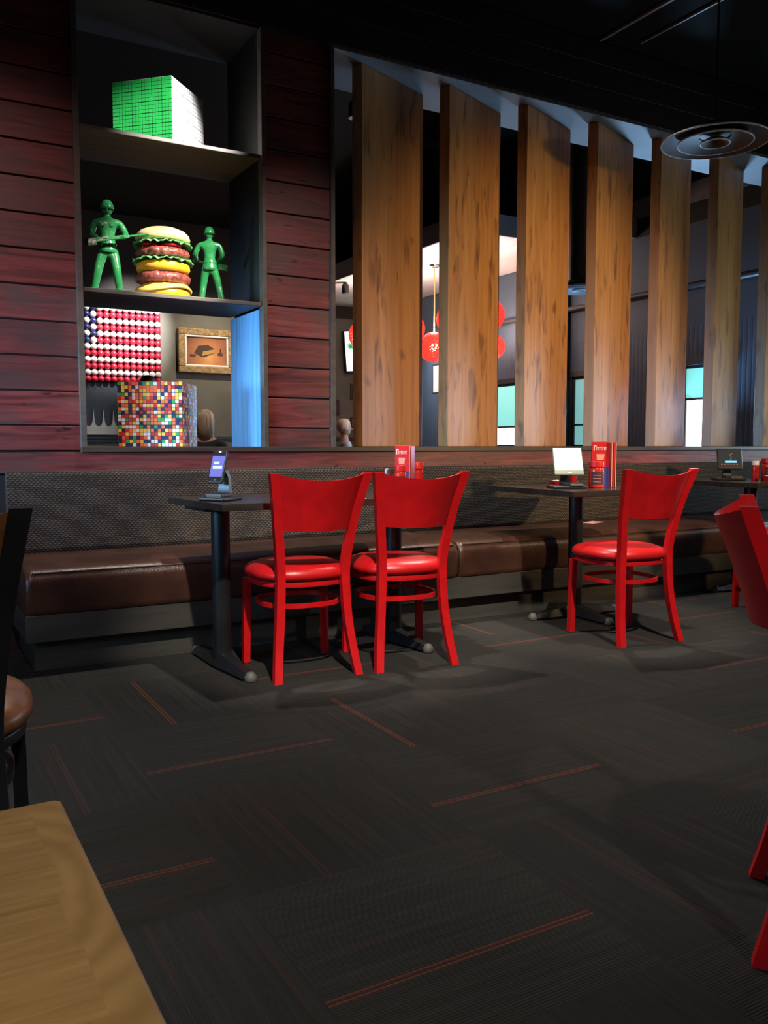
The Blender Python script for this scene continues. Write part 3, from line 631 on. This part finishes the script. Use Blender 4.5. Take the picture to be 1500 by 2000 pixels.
# ------------------------------------------------------------------ tables
def table(label, cx, cy, w, d, rz, bases, cross, h=0.762):
    t = thing('dining_table', label, 'table', (cx, cy, 0), rz, 'black tables in front of the bench')
    bm = B(); box(bm, (0, 0, h - 0.016), (w, d, 0.032), 0.003); obj('tabletop', bm, m_top, t, True)
    for x in bases:
        bm = B(); tube(bm, [(x, 0, 0.05), (x, 0, h - 0.035)], 0.042, 24); bx(bm, (x - 0.12, -0.12, h - 0.045), (x + 0.12, 0.12, h - 0.032)); ped = obj('pedestal', bm, m_black, t, True)
        dirs = [(0, 1), (0, -1)] + ([(1, 0), (-1, 0)] if cross else [])
        for dx, dy in dirs:
            l = 0.29; bm = B(); rings = []
            for s, w_, h_ in ((0.0, 0.05, 0.075), (0.3, 0.044, 0.062), (0.8, 0.036, 0.042), (1.0, 0.034, 0.034)):
                px, py = x + dx * l * s, dy * l * s; nx, ny = -dy * w_, dx * w_
                rings.append([(px - nx, py - ny, 0.012), (px + nx, py + ny, 0.012), (px + nx * 0.55, py + ny * 0.55, h_), (px - nx * 0.55, py - ny * 0.55, h_)])
            skinrings(bm, rings); bmesh.ops.recalc_face_normals(bm, faces=bm.faces); ft = obj('foot', bm, m_black, t, True)
            bm = B(); lathe(bm, [(0.024, 0), (0.028, 0.004), (0.026, 0.022), (0.016, 0.038), (0.004, 0.042)], 20, (x + dx * (l + 0.012), dy * (l + 0.012), 0)); obj('foot_cap', bm, m_glide, ft, 'all')
    return t
def corner(bx_, by_, w, d, a): return bx_ + w / 2 * math.cos(a) - d / 2 * math.sin(a), by_ + w / 2 * math.sin(a) + d / 2 * math.cos(a)
a1 = R(4); c1 = corner(1.166, 3.38, 1.19, 0.64, a1)
table('long black table on two pedestals with the phone terminal', *c1, 1.19, 0.64, a1, (-0.47, 0.47), False)
a2 = R(-3); c2 = corner(3.10, 3.43, 0.70, 0.80, a2)
table('square black table with the bright tablet and red menu stand', *c2, 0.70, 0.80, a2, (0.0,), True)
table('black table at the right edge with dark tablet and red basket', 5.18, 3.93, 0.72, 0.74, R(-4), (0.0,), True)
H = 0.762
# butcher block table in the foreground
t = thing('wooden_table', 'butcher block wooden table in the near left corner', 'table', (0.1, 0.66, 0))
bm = B(); bx(bm, (-1.1, -0.75, 0.70), (0, 0, 0.740), 0.006); o = obj('tabletop', bm, m_block, t, True)
bm = B(); tube(bm, [(-0.62, -0.38, 0.04), (-0.62, -0.38, 0.70)], 0.045, 20); box(bm, (-0.62, -0.38, 0.02), (0.5, 0.08, 0.04), 0.01); box(bm, (-0.62, -0.38, 0.02), (0.08, 0.5, 0.04), 0.01); obj('pedestal', bm, m_black, t, True)

# ------------------------------------------------------------------ things on the tables
def tablet(label, loc, rz, w, h, tilt, kind):
    t = thing('payment_terminal', label, 'tablet', loc, rz)
    lean = Matrix.Rotation(R(-tilt), 3, 'X'); zc = 0.075 + h / 2 * math.cos(R(tilt)); c = Vector((0, -0.005, zc))
    bm = B(); box(bm, c, (w, 0.016, h), 0.007, lean, seg=3); case = obj('case', bm, m_bplas if kind != 'bright' else m_grn, t, True)
    def face(x0, z0, x1, z1, dy): 
        b = B(); q = [lean @ Vector(p) + c for p in ((x0 * w, -0.008 - dy, z0 * h), (x1 * w, -0.008 - dy, z0 * h), (x1 * w, -0.008 - dy, z1 * h), (x0 * w, -0.008 - dy, z1 * h))]
        q2 = [v + lean @ Vector((0, 0.001, 0)) for v in q]; skinrings(b, [q2, q]); bmesh.ops.recalc_face_normals(b, faces=b.faces); return b
    if kind == 'phone':
        scr = obj('screen', face(-0.42, -0.30, 0.42, 0.34, 0.0006), m_scr, t)
        obj('screen_icon', face(-0.25, 0.08, 0.10, 0.16, 0.0012), m_scrw, scr); obj('screen_icon', face(-0.28, -0.06, 0.34, 0.03, 0.0012), m_scrw, scr)
        obj('home_button', face(-0.08, -0.42, 0.08, -0.38, 0.0006), m_glide, t); obj('camera_clip', face(-0.06, 0.455, 0.10, 0.495, 0.001), m_led, t)
    elif kind == 'bright':
        obj('screen', face(-0.47, -0.33, 0.47, 0.48, 0.0006), m_cream, t); obj('home_button', face(-0.06, -0.43, 0.08, -0.40, 0.0006), m_white, t)
    else:
        scr = obj('screen', face(-0.40, -0.33, 0.42, 0.36, 0.0006), m_scrd, t)
        obj('screen_icon', face(-0.20, -0.19, 0.26, -0.10, 0.0012), m_cyan, scr)
        for i in range(6): obj('screen_icon', face(-0.36 + i * 0.12, -0.28, -0.30 + i * 0.12, -0.25, 0.0012), m_mpink, scr)
        b = B(); tube(b, [lean @ Vector((w * x, -0.0095, h * z)) + c for x, z in ((0.12, 0.25), (0.02, 0.22), (0.0, 0.15), (0.06, 0.08), (0.05, 0.0), (0.0, -0.06))], 0.002, 6); obj('screen_icon', b, m_grn, scr)
        obj('camera_clip', face(0.0, 0.46, 0.12, 0.50, 0.001), m_glide, t)
    bm = B(); rings = []
    for y, z, ww in ((0.018, zc - h * 0.10, 0.020), (0.040, zc - h * 0.30, 0.022), (0.034, 0.03, 0.030), (0.020, 0.012, 0.036)):
        rings.append([(-ww, y, z), (ww, y, z), (ww, y + 0.022, z + 0.004), (-ww, y + 0.022, z + 0.004)])
    skinrings(bm, rings); bmesh.ops.recalc_face_normals(bm, faces=bm.faces); obj('stand', bm, m_bplas, t, True)
    bm = B(); box(bm, (0, 0.01, 0.009), (max(w * 1.15, 0.13), 0.15, 0.018), 0.006); box(bm, (w * 0.1, -0.02, 0.026), (max(w * 0.7, 0.085), 0.08, 0.016), 0.003); base = obj('base', bm, m_bplas, t, True)
    bm = B(); box(bm, (w * 0.2, -0.066, 0.022), (0.075, 0.008, 0.012), 0.002); obj('card_slot', bm, m_glide, base, True)
    return t
tablet('small phone terminal with violet screen on a stand on the long table', (1.235, 3.62, H), R(-52), 0.075, 0.148, 20, 'phone')
tablet('bright cream screened tablet on the square table', (3.30, 3.70, H), R(-24), 0.170, 0.162, 22, 'bright')
tablet('dark screened tablet with cyan icon on the table at the right edge', (5.06, 4.02, H), R(-34), 0.170, 0.150, 18, 'dark')

def menu(label, loc, rz, h, pages=3):
    t = thing('menu_stand', label, 'menu', loc, rz)
    bm = B(); box(bm, (0, 0, h / 2), (0.105, 0.012, h), 0.002); cov = obj('menu_cover', bm, m_menu, t, True)
    bm = B(); z = h * 0.83; x = -0.042
    bx(bm, (x, -0.0075, z - 0.004), (x + 0.005, -0.0062, z + 0.022)); bx(bm, (x, -0.0075, z + 0.018), (x + 0.016, -0.0062, z + 0.023)); x += 0.016
    for i in range(7):
        hh = 0.013 if i % 3 else 0.015
        bx(bm, (x, -0.0075, z - 0.003), (x + 0.0026, -0.0062, z + hh)); bx(bm, (x, -0.0075, z + hh - 0.003), (x + 0.007, -0.0062, z + hh)); x += 0.0092
    obj('menu_title', bm, m_white, cov)
    bm = B(); lathe(bm, [(0.017, 0), (0.022, 0.03), (0.021, 0.034)], 4, (0.0, 0, 0)); bm.free()
    bm = B(); q = [(-0.022, 0.0), (0.018, 0.0), (0.023, 0.034), (-0.026, 0.034)]
    skinrings(bm, [[(a, -0.0062, h * 0.60 + b) for a, b in q], [(a, -0.0076, h * 0.60 + b) for a, b in q]]); bmesh.ops.recalc_face_normals(bm, faces=bm.faces); obj('menu_picture', bm, m_mpink, cov)
    bm = B(); bx(bm, (0.022, -0.0075, 0.0), (0.050, -0.0062, h * 0.45)); obj('menu_panel', bm, m_mblue, cov)
    for i in range(pages):
        bm = B(); box(bm, (0.060 + 0.016 * i, 0.012, h * 0.495), (0.006, 0.085, h * 0.99), 0.002, Matrix.Rotation(R(-6 * i), 3, 'Z')); obj('menu_page', bm, (m_mpink, m_menu, m_mpink)[i % 3], t, True)
    return t
menu('red menu stand with white lettering beside the bright tablet', (3.575, 3.73, H), R(-24), 0.262)
menu('red menu stand on the long table, behind the right one of the two chairs', (2.275, 3.80, H), R(-42), 0.24, 2).scale = (0.7, 0.7, 1.0)
def jar(name, label, loc, r, h, m, lid, cat='jar', labelm=None):
    t = thing(name, label, cat, loc)
    bm = B(); lathe(bm, [(r * 0.85, 0), (r, 0.004), (r, h * 0.70), (r * 0.80, h * 0.78), (r * 0.80, h * 0.80)], 28); obj('jar_body', bm, m, t, True)
    bm = B(); lathe(bm, [(r * 0.98, h * 0.79), (r, h * 0.80), (r, h * 0.985), (r * 0.95, h), (r * 0.2, h)], 28); obj('lid', bm, lid, t, True)
    if labelm:
        bm = B(); n = 12; rings = []
        for rr in (r * 1.012, r * 1.03):
            pass
        V = [[(r * 1.02 * math.cos(a), r * 1.02 * math.sin(a), z) for a in [R(-170) + R(95) * i / n for i in range(n + 1)]] for z in (h * 0.14, h * 0.62)]
        vs = [[bm.verts.new(p) for p in row] for row in V]
        for i in range(n): bm.faces.new((vs[0][i], vs[0][i + 1], vs[1][i + 1], vs[1][i]))
        o = obj('paper_label', bm, labelm, t, True)
        bm = B()
        for j in range(3):
            z = h * (0.24 + 0.12 * j); pts = [(r * 1.035 * math.cos(a), r * 1.035 * math.sin(a), z) for a in [R(-155) + R(60) * i / 6 for i in range(7)]]; tube(bm, pts, 0.0013, 5)
        obj('label_text', bm, m_mpink, o)
    return t
jar('sauce_jar', 'red sauce jar with dark label in front of the menu stand by the bright tablet', (3.475, 3.655, H), 0.043, 0.150, m_jar, m_menu, labelm=m_label)
jar('salt_shaker', 'white capped shaker between the bright tablet and the sauce jar', (3.43, 3.80, H), 0.022, 0.125, m_rglass, m_white, 'shaker')
jar('sauce_jar', 'red lidded sauce jar glimpsed over the right one of the two chairs', (2.205, 3.70, H), 0.030, 0.142, m_jar, m_menu, labelm=m_label)
jar('salt_shaker', 'clear glass shaker glimpsed over the right one of the two chairs', (2.14, 3.72, H), 0.016, 0.125, m_glass, m_chrome, 'shaker')
jar('sauce_bottle', 'red glossy bottle right of the menu glimpsed over the chair', (2.315, 3.70, H), 0.022, 0.155, m_rglass, m_jar, 'bottle')
jar('sauce_jar', 'red sauce jar on the right edge table, beside the dark tablet', (5.30, 3.88, H), 0.052, 0.150, m_jar, m_menu, labelm=m_label)
jar('salt_shaker', 'white topped red shaker left of the jar on the right edge table', (5.18, 3.90, H), 0.024, 0.135, m_rglass, m_white, 'shaker')
def basket(label, loc, rz, w=0.16, d=0.10, h=0.035):
    t = thing('condiment_basket', label, 'basket', loc, rz); bm = B(); o_ = []
    def ring(w, d, z, r=0.02, n=5):
        out = []
        for cx, cy, a0 in ((w / 2 - r, d / 2 - r, 0), (-w / 2 + r, d / 2 - r, 90), (-w / 2 + r, -d / 2 + r, 180), (w / 2 - r, -d / 2 + r, 270)):
            for i in range(n + 1): a = R(a0 + 90 * i / n); out.append((cx + r * math.cos(a), cy + r * math.sin(a), z))
        return out
    skinrings(bm, [ring(w * 0.9, d * 0.9, 0), ring(w, d, h), ring(w - 0.008, d - 0.008, h), ring(w * 0.9 - 0.008, d * 0.9 - 0.008, 0.004)]); obj('tray', bm, m_menu, t, True)
    for i, mm in enumerate((m_white, m_mpink, m_white)):
        bm = B(); box(bm, (-0.045 + 0.04 * i, 0, h * 0.62), (0.034, 0.06, h * 0.95), 0.003, Matrix.Rotation(R(8 * i - 6), 3, 'Y')); obj('sugar_packet', bm, mm, t, True)
    return t
basket('red packet basket behind the bright tablet', (3.39, 3.835, H), R(-24))
basket('red packet basket in front of the jar on the right edge table', (5.215, 3.76, H), R(-30))
bm = B(); box(bm, (0, 0, 0.002), (0.17, 0.09, 0.002), 0.0008); o = obj('paper_card', bm, m_paper); o.location = (4.12, 4.36, 0.4795); o.rotation_euler = (0, 0, R(20)); tag(o, 'small pink card lying on the leather bench beyond the square table', 'card')

# ------------------------------------------------------------------ ceiling fittings of the front room
v = thing('ceiling_diffuser', 'round dark ring diffuser hanging from the ceiling at the top right', 'vent', (4.56, 3.80, 2.9))
def rings_(parent, m, k=1.0):
    for i, (r0, r1, z) in enumerate(((0.325, 0.215, 0.0), (0.225, 0.095, -0.006), (0.088, 0.0, -0.010))):
        bm = B(); r0 *= k; r1 = max(r1 * k, 0.004)
        pr = [(r0, z), (r0, z + 0.012), ((r0 + r1) / 2, z + 0.035), (r1, z + 0.045), (r1, z + 0.040), ((r0 + r1) / 2, z + 0.028), (r0 - 0.006 * k, z)]
        lathe(bm, pr, 64, cap=False); tube(bm, [(r0 * math.cos(2 * PI * j / 48), r0 * math.sin(2 * PI * j / 48), z + 0.003) for j in range(48)], 0.005, 8, True, 1); bmesh.ops.recalc_face_normals(bm, faces=bm.faces); obj('diffuser_ring', bm, [m, m_ventg], parent, True)
rings_(v, m_vent)
bm = B(); lathe(bm, [(0.28, 0.04), (0.18, 0.07), (0.03, 0.10), (0.007, 0.12), (0.007, 0.88), (0.004, 0.88), (0.004, 0.06)], 40); obj('duct_neck', bm, m_duct, v, True)
bm = B(); tube(bm, [(5.0, 3.1, 3.42), (7.4, 3.1, 3.42)], 0.30, 40)
for i in range(12): tube(bm, [(5.02 + 0.2 * i, 3.1, 3.42), (5.03 + 0.2 * i, 3.1, 3.42)], 0.306, 40)
tag(obj('air_duct', bm, m_duct, None, True), 'dark round air duct under the ceiling at the upper right edge', 'duct')
for x, ya, yb, w, lab in ((4.32, 3.3, 4.58, 0.022, 'speckled metal strip on the black ceiling, the nearer to the plank wall end'), (4.59, 3.2, 4.47, 0.014, 'thin plain metal strip on the black ceiling, right of the speckled one')):
    bm = B(); bx(bm, (x - w / 2, ya, 3.762), (x + w / 2, yb, 3.780), 0.002); tag(obj('ceiling_strip', bm, m_strip), lab, 'ceiling strip')

# ------------------------------------------------------------------ far room: ball flag
fl = thing('ball_flag', 'flag made of red, white and navy balls on the far wall', 'wall art', (2.475, YW - 0.002, 1.935))
P = 0.0935
bm = B(); bx(bm, (-0.02, -0.03, 0.0), (12 * P + 0.01, 0.0, 12 * P + 0.005), 0.003); obj('backing_board', bm, m_board, fl)
def ballbm():
    b = B(); bmesh.ops.create_uvsphere(b, u_segments=20, v_segments=12, radius=P * 0.49); return b
pro = {}
for key, mm in (('w', m_bw), ('r', m_br), ('n', m_bn)):
    o = obj('ball', ballbm(), mm, fl, 'all'); pro[key] = o
cells = []
for r_ in range(12):
    for c_ in range(12):
        k = 'w' if r_ % 2 == 0 else 'r'
        if r_ < 6 and c_ < 2: k = 'w' if (r_ + c_) % 2 == 0 else 'n'
        cells.append((r_, c_, k))
first = {'w': True, 'r': True, 'n': True}; cnt = 0; rest = B()
for r_, c_, k in cells:
    loc = ((c_ + 0.5) * P, -0.03 - P * 0.40, (11.5 - r_) * P)
    if (r_ < 10 or k == 'x') and cnt < 97 or first[k]:
        if first[k]: o = pro[k]; first[k] = False
        else: o = pro[k].copy(); link(o, fl)
        o.location = loc; cnt += 1
    else:
        s = bmesh.ops.create_uvsphere(rest, u_segments=20, v_segments=12, radius=P * 0.49)['verts']; bmesh.ops.translate(rest, vec=loc, verts=s)
        for f in set(f for q in s for f in q.link_faces): f.material_index = 0 if k == 'w' else 1
o = obj('lower_balls', rest, [m_bw, m_br], fl, 'all'); o['kind'] = 'stuff'
# framed painting
pf = thing('framed_painting', 'gilt framed painting of a game console on the grey far wall', 'painting', (4.315, YW - 0.005, 2.47))
def frame(parent, w, h, t, d, m, name='frame'):
    bm = B()
    for x0, z0, x1, z1 in ((-w / 2, h / 2 - t, w / 2, h / 2), (-w / 2, -h / 2, w / 2, -h / 2 + t), (-w / 2, -h / 2 + t, -w / 2 + t, h / 2 - t), (w / 2 - t, -h / 2 + t, w / 2, h / 2 - t)):
        bx(bm, (x0, -d, z0), (x1, 0, z1), 0.012 if d > 0.05 else 0.004)
    return obj(name, bm, m, parent, True)
frame(pf, 0.90, 0.68, 0.10, 0.085, m_gold); 
fr2 = frame(pf, 0.70, 0.49, 0.035, 0.075, m_white, 'mat_board')
bm = B(); bx(bm, (-0.33, -0.05, -0.22), (0.33, -0.01, 0.22)); cv = obj('canvas', bm, m_paint, pf)
bm = B(); pts = [(-0.20, -0.03), (-0.13, 0.08), (0.02, 0.10), (0.13, 0.04), (0.14, -0.02), (-0.04, -0.09), (-0.08, -0.09)]
skinrings(bm, [[(a, -0.049, b) for a, b in pts], [(a, -0.055, b) for a, b in pts]]); bmesh.ops.recalc_face_normals(bm, faces=bm.faces)
box(bm, (0.22, -0.053, -0.04), (0.08, 0.006, 0.04), 0.002); tube(bm, [(0.22, -0.053, -0.02), (0.225, -0.053, 0.05)], 0.008, 6); box(bm, (-0.22, -0.053, -0.07), (0.09, 0.006, 0.03), 0.002); obj('painted_console', bm, m_cdark, cv)
bm = B(); q = [(-0.075, -0.075), (-0.06, -0.005), (0.13, 0.035), (0.135, -0.02)]
skinrings(bm, [[(a, -0.055, b) for a, b in q], [(a, -0.058, b) for a, b in q]]); bmesh.ops.recalc_face_normals(bm, faces=bm.faces); obj('painted_console_front', bm, m_ctan, cv)
# panel with pale spiked strip
t = thing('wall_panel', 'dark wall panel with pale spiked strip beneath the ball flag', 'wall panel', (1.4, YW - 0.002, 0))
bm = B(); bx(bm, (0, -0.02, 1.28), (2.15, 0, 1.925), 0.003); bx(bm, (0, -0.02, 1.05), (2.15, 0, 1.16), 0.003); obj('panel_board', bm, m_navy, t)
bm = B(); bx(bm, (0, -0.045, 1.165), (1.66, -0.02, 1.285), 0.004)
for i in range(12):
    x = 1.62 - 0.143 * i
    if x < 0.1: continue
    V = [(x - 0.062, 1.285), (x - 0.030, 1.31), (x - 0.014, 1.37), (x - 0.004, 1.50), (x, 1.54), (x + 0.004, 1.50), (x + 0.014, 1.37), (x + 0.030, 1.31), (x + 0.062, 1.285)]
    skinrings(bm, [[(a, -0.022, b) for a, b in V], [(a, -0.044, b) for a, b in V]])
bmesh.ops.recalc_face_normals(bm, faces=bm.faces); obj('spiked_strip', bm, m_pale, t)
# lit sign and small dark frames
t = thing('lit_sign', 'glowing white sign with a green leaf on the far wall behind a red pendant', 'sign', (6.70, YW - 0.12, 2.62)); 
bm = B(); box(bm, (0.45, 0, 0), (0.92, 0.05, 0.68), 0.005, Matrix.Rotation(R(-4), 3, 'Y')); obj('sign_case', bm, m_wfr, t)
bm = B(); box(bm, (0.45, -0.027, 0), (0.90, 0.004, 0.66), 0.001, Matrix.Rotation(R(-4), 3, 'Y')); obj('sign_face', bm, m_signw, t)
bm = B()
for a in range(7):
    an = a * PI / 3.5; tube(bm, [(0.09, -0.031, 0.06), (0.09 + 0.05 * math.cos(an), -0.032, 0.06 + 0.04 * math.sin(an)), (0.09 + 0.085 * math.cos(an), -0.031, 0.06 + 0.06 * math.sin(an))], [0.016, 0.012, 0.002], 6)
obj('leaf_mark', bm, m_signg, t)
for (x, z, w, h, lab) in ((6.98, 1.93, 0.24, 0.27, 'upper small dark picture frame on the far wall below the lit sign'), (6.97, 1.40, 0.22, 0.20, 'lower small dark picture frame on the far wall near the seated pale haired person'), (6.60, 1.66, 0.10, 0.26, 'narrow dark picture frame beside the plank column on the far wall')):
    t = thing('picture_frame', lab, 'picture', (x, YW - 0.003, z), 0, 'small dark frames on the far wall')
    frame(t, w, h, 0.03, 0.03, m_cdark); bm = B(); bx(bm, (-w / 2 + 0.02, -0.012, -h / 2 + 0.02), (w / 2 - 0.02, 0, h / 2 - 0.02)); obj('picture', bm, m_pale if z < 1.5 else m_cdark, t)
# white matted picture on the blue wall
t = thing('framed_picture', 'spotlit picture with broad white mat on the blue side wall', 'picture', (XR - 0.003, 11.1, 2.05), R(90))
frame(t, 0.90, 0.46, 0.025, 0.035, m_wfr); bm = B(); bx(bm, (-0.43, -0.02, -0.21), (0.43, -0.002, 0.21)); mt = obj('mat_board', bm, m_white, t); bm = B(); bx(bm, (-0.33, -0.022, -0.15), (0.33, -0.019, 0.15)); obj('print', bm, m_ctan, mt)

# pendants
def pendant(label, x, y, z, r=0.2, on=20):
    t = thing('pendant_lamp', label, 'pendant lamp', (x, y, 3.366), 0, 'red pendant balls of the far room'); d = z - 3.366
    bm = B(); lathe(bm, [(0.002, -0.035), (0.05, -0.03), (0.066, -0.012), (0.068, 0.0)], 24); obj('canopy', bm, m_chrome, t, True)
    bm = B(); tube(bm, [(0, 0, -0.03), (0.004, 0, d / 2), (0, 0, d + r)], 0.009, 8); obj('cord', bm, m_cord, t, True)
    bm = B(); bmesh.ops.create_uvsphere(bm, u_segments=40, v_segments=24, radius=r); bmesh.ops.translate(bm, vec=(0, 0, d), verts=bm.verts); obj('lamp_shade', bm, m_coral, t, 'all')
    bm = B(); bmesh.ops.create_uvsphere(bm, u_segments=16, v_segments=10, radius=0.06); bmesh.ops.translate(bm, vec=(0, 0, d), verts=bm.verts); obj('bulb', bm, m_bulb, t, 'all')
    l = bpy.data.lights.new('pendant_glow', 'POINT'); l.energy = on; l.color = (1.0, 0.75, 0.6); l.shadow_soft_size = 0.05
    lo = bpy.data.objects.new('pendant_glow', l); COL.objects.link(lo); lo.location = (x, y, z + r + 0.06)
pendant('glowing red pendant ball seen between the first two oak fins', 6.27, 9.66, 2.30)
pendant('red pendant ball left of the first oak fin, over the lit sign', 5.98, 11.12, 2.60)
pendant('red pendant ball peeping out right of the first oak fin', 6.30, 10.3, 2.62)
pendant('higher red pendant ball half behind the second oak fin', 6.06, 8.92, 2.554)
pendant('red pendant ball just left of the third oak fin, upper one', 6.26, 8.46, 2.56, 0.2)
pendant('red pendant ball just left of the third oak fin, lower one', 7.07, 9.45, 2.33, 0.17)
# sprinklers, vent, lamps, pipe
for x, y, z, lab in ((6.50, 9.3, 3.366, 'sprinkler head on the white dropped ceiling, seen beyond the second fin'),):
    t = thing('sprinkler_head', lab, 'sprinkler', (x, y, z)); bm = B(); lathe(bm, [(0.002, -0.06), (0.03, -0.055), (0.03, -0.05), (0.008, -0.045), (0.01, -0.01), (0.05, -0.006), (0.05, 0)], 16); obj('sprinkler_body', bm, m_chrome, t, True)
v = thing('ceiling_diffuser', 'pale grey round diffuser hanging beyond the third oak fin', 'vent', (6.37, 7.0, 2.64)); rings_(v, m_ventg, 0.9)
bm = B(); lathe(bm, [(0.27, 0.04), (0.12, 0.10), (0.11, 1.75), (0.05, 1.75), (0.05, 0.06)], 30); obj('duct_neck', bm, m_duct, v, True)
def tracklight(lab, x, y, z, zc, e):
    t = thing('track_light', lab, 'ceiling lamp', (x, y, z)); bm = B(); lathe(bm, [(0.05, -0.02), (0.055, -0.02), (0.055, 0.10), (0.03, 0.13), (0.012, 0.14), (0.012, zc - z), (0.003, zc - z)], 20); obj('lamp_body', bm, m_bplas, t, True)
    bm = B(); lathe(bm, [(0.002, -0.018), (0.045, -0.016), (0.045, -0.006), (0.002, -0.006)], 20); obj('bulb', bm, m_bulb, t)
tracklight('small bright ceiling spot left of the first oak fin, high up', 3.69, 7.0, 3.93, 4.4, 1)
tracklight('small bright lamp on the white dropped ceiling left of the first oak fin', 5.80, 11.3, 3.22, 3.366, 1)
bm = B(); tube(bm, [(XR - 0.06, YB + 0.02, 2.69), (XR - 0.06, YW - 0.02, 2.71)], 0.035, 12)
for i in range(6): tube(bm, [(XR - 0.06, 5.6 + i * 1.3, 2.69), (XR, 5.6 + i * 1.3, 2.72)], 0.012, 8)
tag(obj('wall_pipe', bm, m_wfr, None, True), 'dark pipe running along the upper part of the blue side wall', 'pipe')
bm = B(); bx(bm, (XR - 0.10, 8.36, 0), (XR, 8.62, 3.36), 0.004); struct('trim_10', bm, m_wfr)

# ------------------------------------------------------------------ people in the far room
def person(label, x, y, rz, seated, hair, shirt, long=False):
    t = thing('person', label, 'person', (x, y, 0), rz)
    o = 0.0 if not seated else -0.42
    v = [(0, 0, .95 + o, .13, .10), (0, 0, 1.12 + o, .13, .095), (0, 0, 1.34 + o, .155, .10), (0, .0, 1.46 + o, .10, .08), (0, 0, 1.54 + o, .055, .055), (0, -.01, 1.62 + o, .06, .065),
         (-.20, 0, 1.42 + o, .055), (-.26, -.02, 1.15 + o, .045), (-.20, -.24, 1.06 + o, .034), (-.16, -.32, 1.06 + o, .026),
         (.20, 0, 1.42 + o, .055), (.26, -.02, 1.15 + o, .045), (.20, -.24, 1.06 + o, .034), (.16, -.32, 1.06 + o, .026)]
    if seated: v += [(-.10, -.05, .53, .085), (-.11, -.45, .50, .062), (-.11, -.45, .10, .042), (-.11, -.56, .045, .035), (.10, -.05, .53, .085), (.11, -.45, .50, .062), (.11, -.45, .10, .042), (.11, -.56, .045, .035)]
    else: v += [(-.10, 0, .88, .09), (-.11, -.02, .50, .062), (-.11, .02, .10, .042), (-.11, -.09, .045, .035), (.10, 0, .88, .09), (.11, -.02, .50, .062), (.11, .02, .10, .042), (.11, -.09, .045, .035)]
    e = [(0, 1), (1, 2), (2, 3), (3, 4), (4, 5), (3, 6), (6, 7), (7, 8), (8, 9), (3, 10), (10, 11), (11, 12), (12, 13), (0, 14), (14, 15), (15, 16), (16, 17), (0, 18), (18, 19), (19, 20), (20, 21)]
    bm = skin(v, e)
    lathe(bm, [(.004, 1.565), (.045, 1.572), (.065, 1.60), (.076, 1.65), (.078, 1.70), (.066, 1.75), (.03, 1.78), (.003, 1.785)], 24, (0, -.012, o), fn=lambda r, z, a: (r * (1 + 0.12 * abs(math.sin(a))), z))
    tube(bm, [(0, -.090, 1.69 + o), (0, -.115, 1.655 + o), (0, -.09, 1.648 + o)], [.008, .014, .008], 8)
    for s in (-1, 1):
        tube(bm, [(s * .078, 0, 1.69 + o), (s * .088, .004, 1.665 + o), (s * .078, 0, 1.64 + o)], .011, 8)
        for i in range(4): tube(bm, [(s * (.150 + .016 * i - .02), -.33, 1.055 + o), (s * (.148 + .016 * i - .02), -.375, 1.05 + o), (s * (.146 + .016 * i - .02), -.39, 1.03 + o)], [.009, .008, .006], 6)
        tube(bm, [(s * .13, -.31, 1.065 + o), (s * .10, -.335, 1.07 + o), (s * .085, -.355, 1.065 + o)], [.011, .010, .008], 6)
        for f_ in (1,): tube(bm, [(s * .025, -.088, 1.69 + o), (s * .040, -.083, 1.69 + o)], .007, 6)
    tube(bm, [(-.022, -.088, 1.615 + o), (.022, -.088, 1.615 + o)], .005, 6)
    obj('body', bm, m_skin, t, 'all')
    bm = B()
    def hr(r, z, a):
        n = 1 + 0.06 * noise.noise(Vector((math.cos(a) * 5, math.sin(a) * 5, z * 20))); return r * n * (1 + 0.10 * abs(math.sin(a))) * (0.80 if (math.sin(a) < -0.55 and z < 1.715) else 1), z
    low = 1.50 if long else 1.62
    lathe(bm, [(.060, low), (.086, low + .03), (.092, 1.66), (.093, 1.70), (.086, 1.755), (.060, 1.795), (.02, 1.81), (.003, 1.812)], 36, (0, 0.006, o), fn=hr); obj('hair', bm, hair, t, 'all')
    bm = skin([(v[i][0], v[i][1], v[i][2], v[i][3] * 1.10, (v[i][4] if len(v[i]) > 4 else v[i][3]) * 1.10) for i in (0, 1, 2, 3, 6, 7, 10, 11)], [(0, 1), (1, 2), (2, 3), (3, 4), (4, 5), (3, 6), (6, 7)]); obj('shirt', bm, shirt, t, 'all')
    bm = skin([(v[i][0], v[i][1], v[i][2], v[i][3] * 1.12, (v[i][4] if len(v[i]) > 4 else v[i][3]) * 1.12) for i in (0, 14, 15, 16, 18, 19, 20)], [(0, 1), (1, 2), (2, 3), (0, 4), (4, 5), (5, 6)]); obj('trousers', bm, m_jean, t, 'all')
    return t
person('dark haired person standing behind the multicoloured cube block', 2.58, 10.0, R(0), False, m_hdk, m_shirtb)
P_ = [('blond person in black sitting with back turned, right of the multicoloured block', 2.93, 9.0, R(150), m_hbl, m_shirtb, True), ('pale haired person sitting at the far wall left of the first oak fin', 5.62, 11.0, R(75), m_hwh, m_shirtw, False)]
for lab, x, y, rz, hm, sh, lg in P_:
    person(lab, x, y, rz, True, hm, sh, lg)
    dup(wc, (x, y, 0), rz + PI, 'dark wooden chair under the ' + lab.split(' sitting')[0], 'dark chairs of the far room')
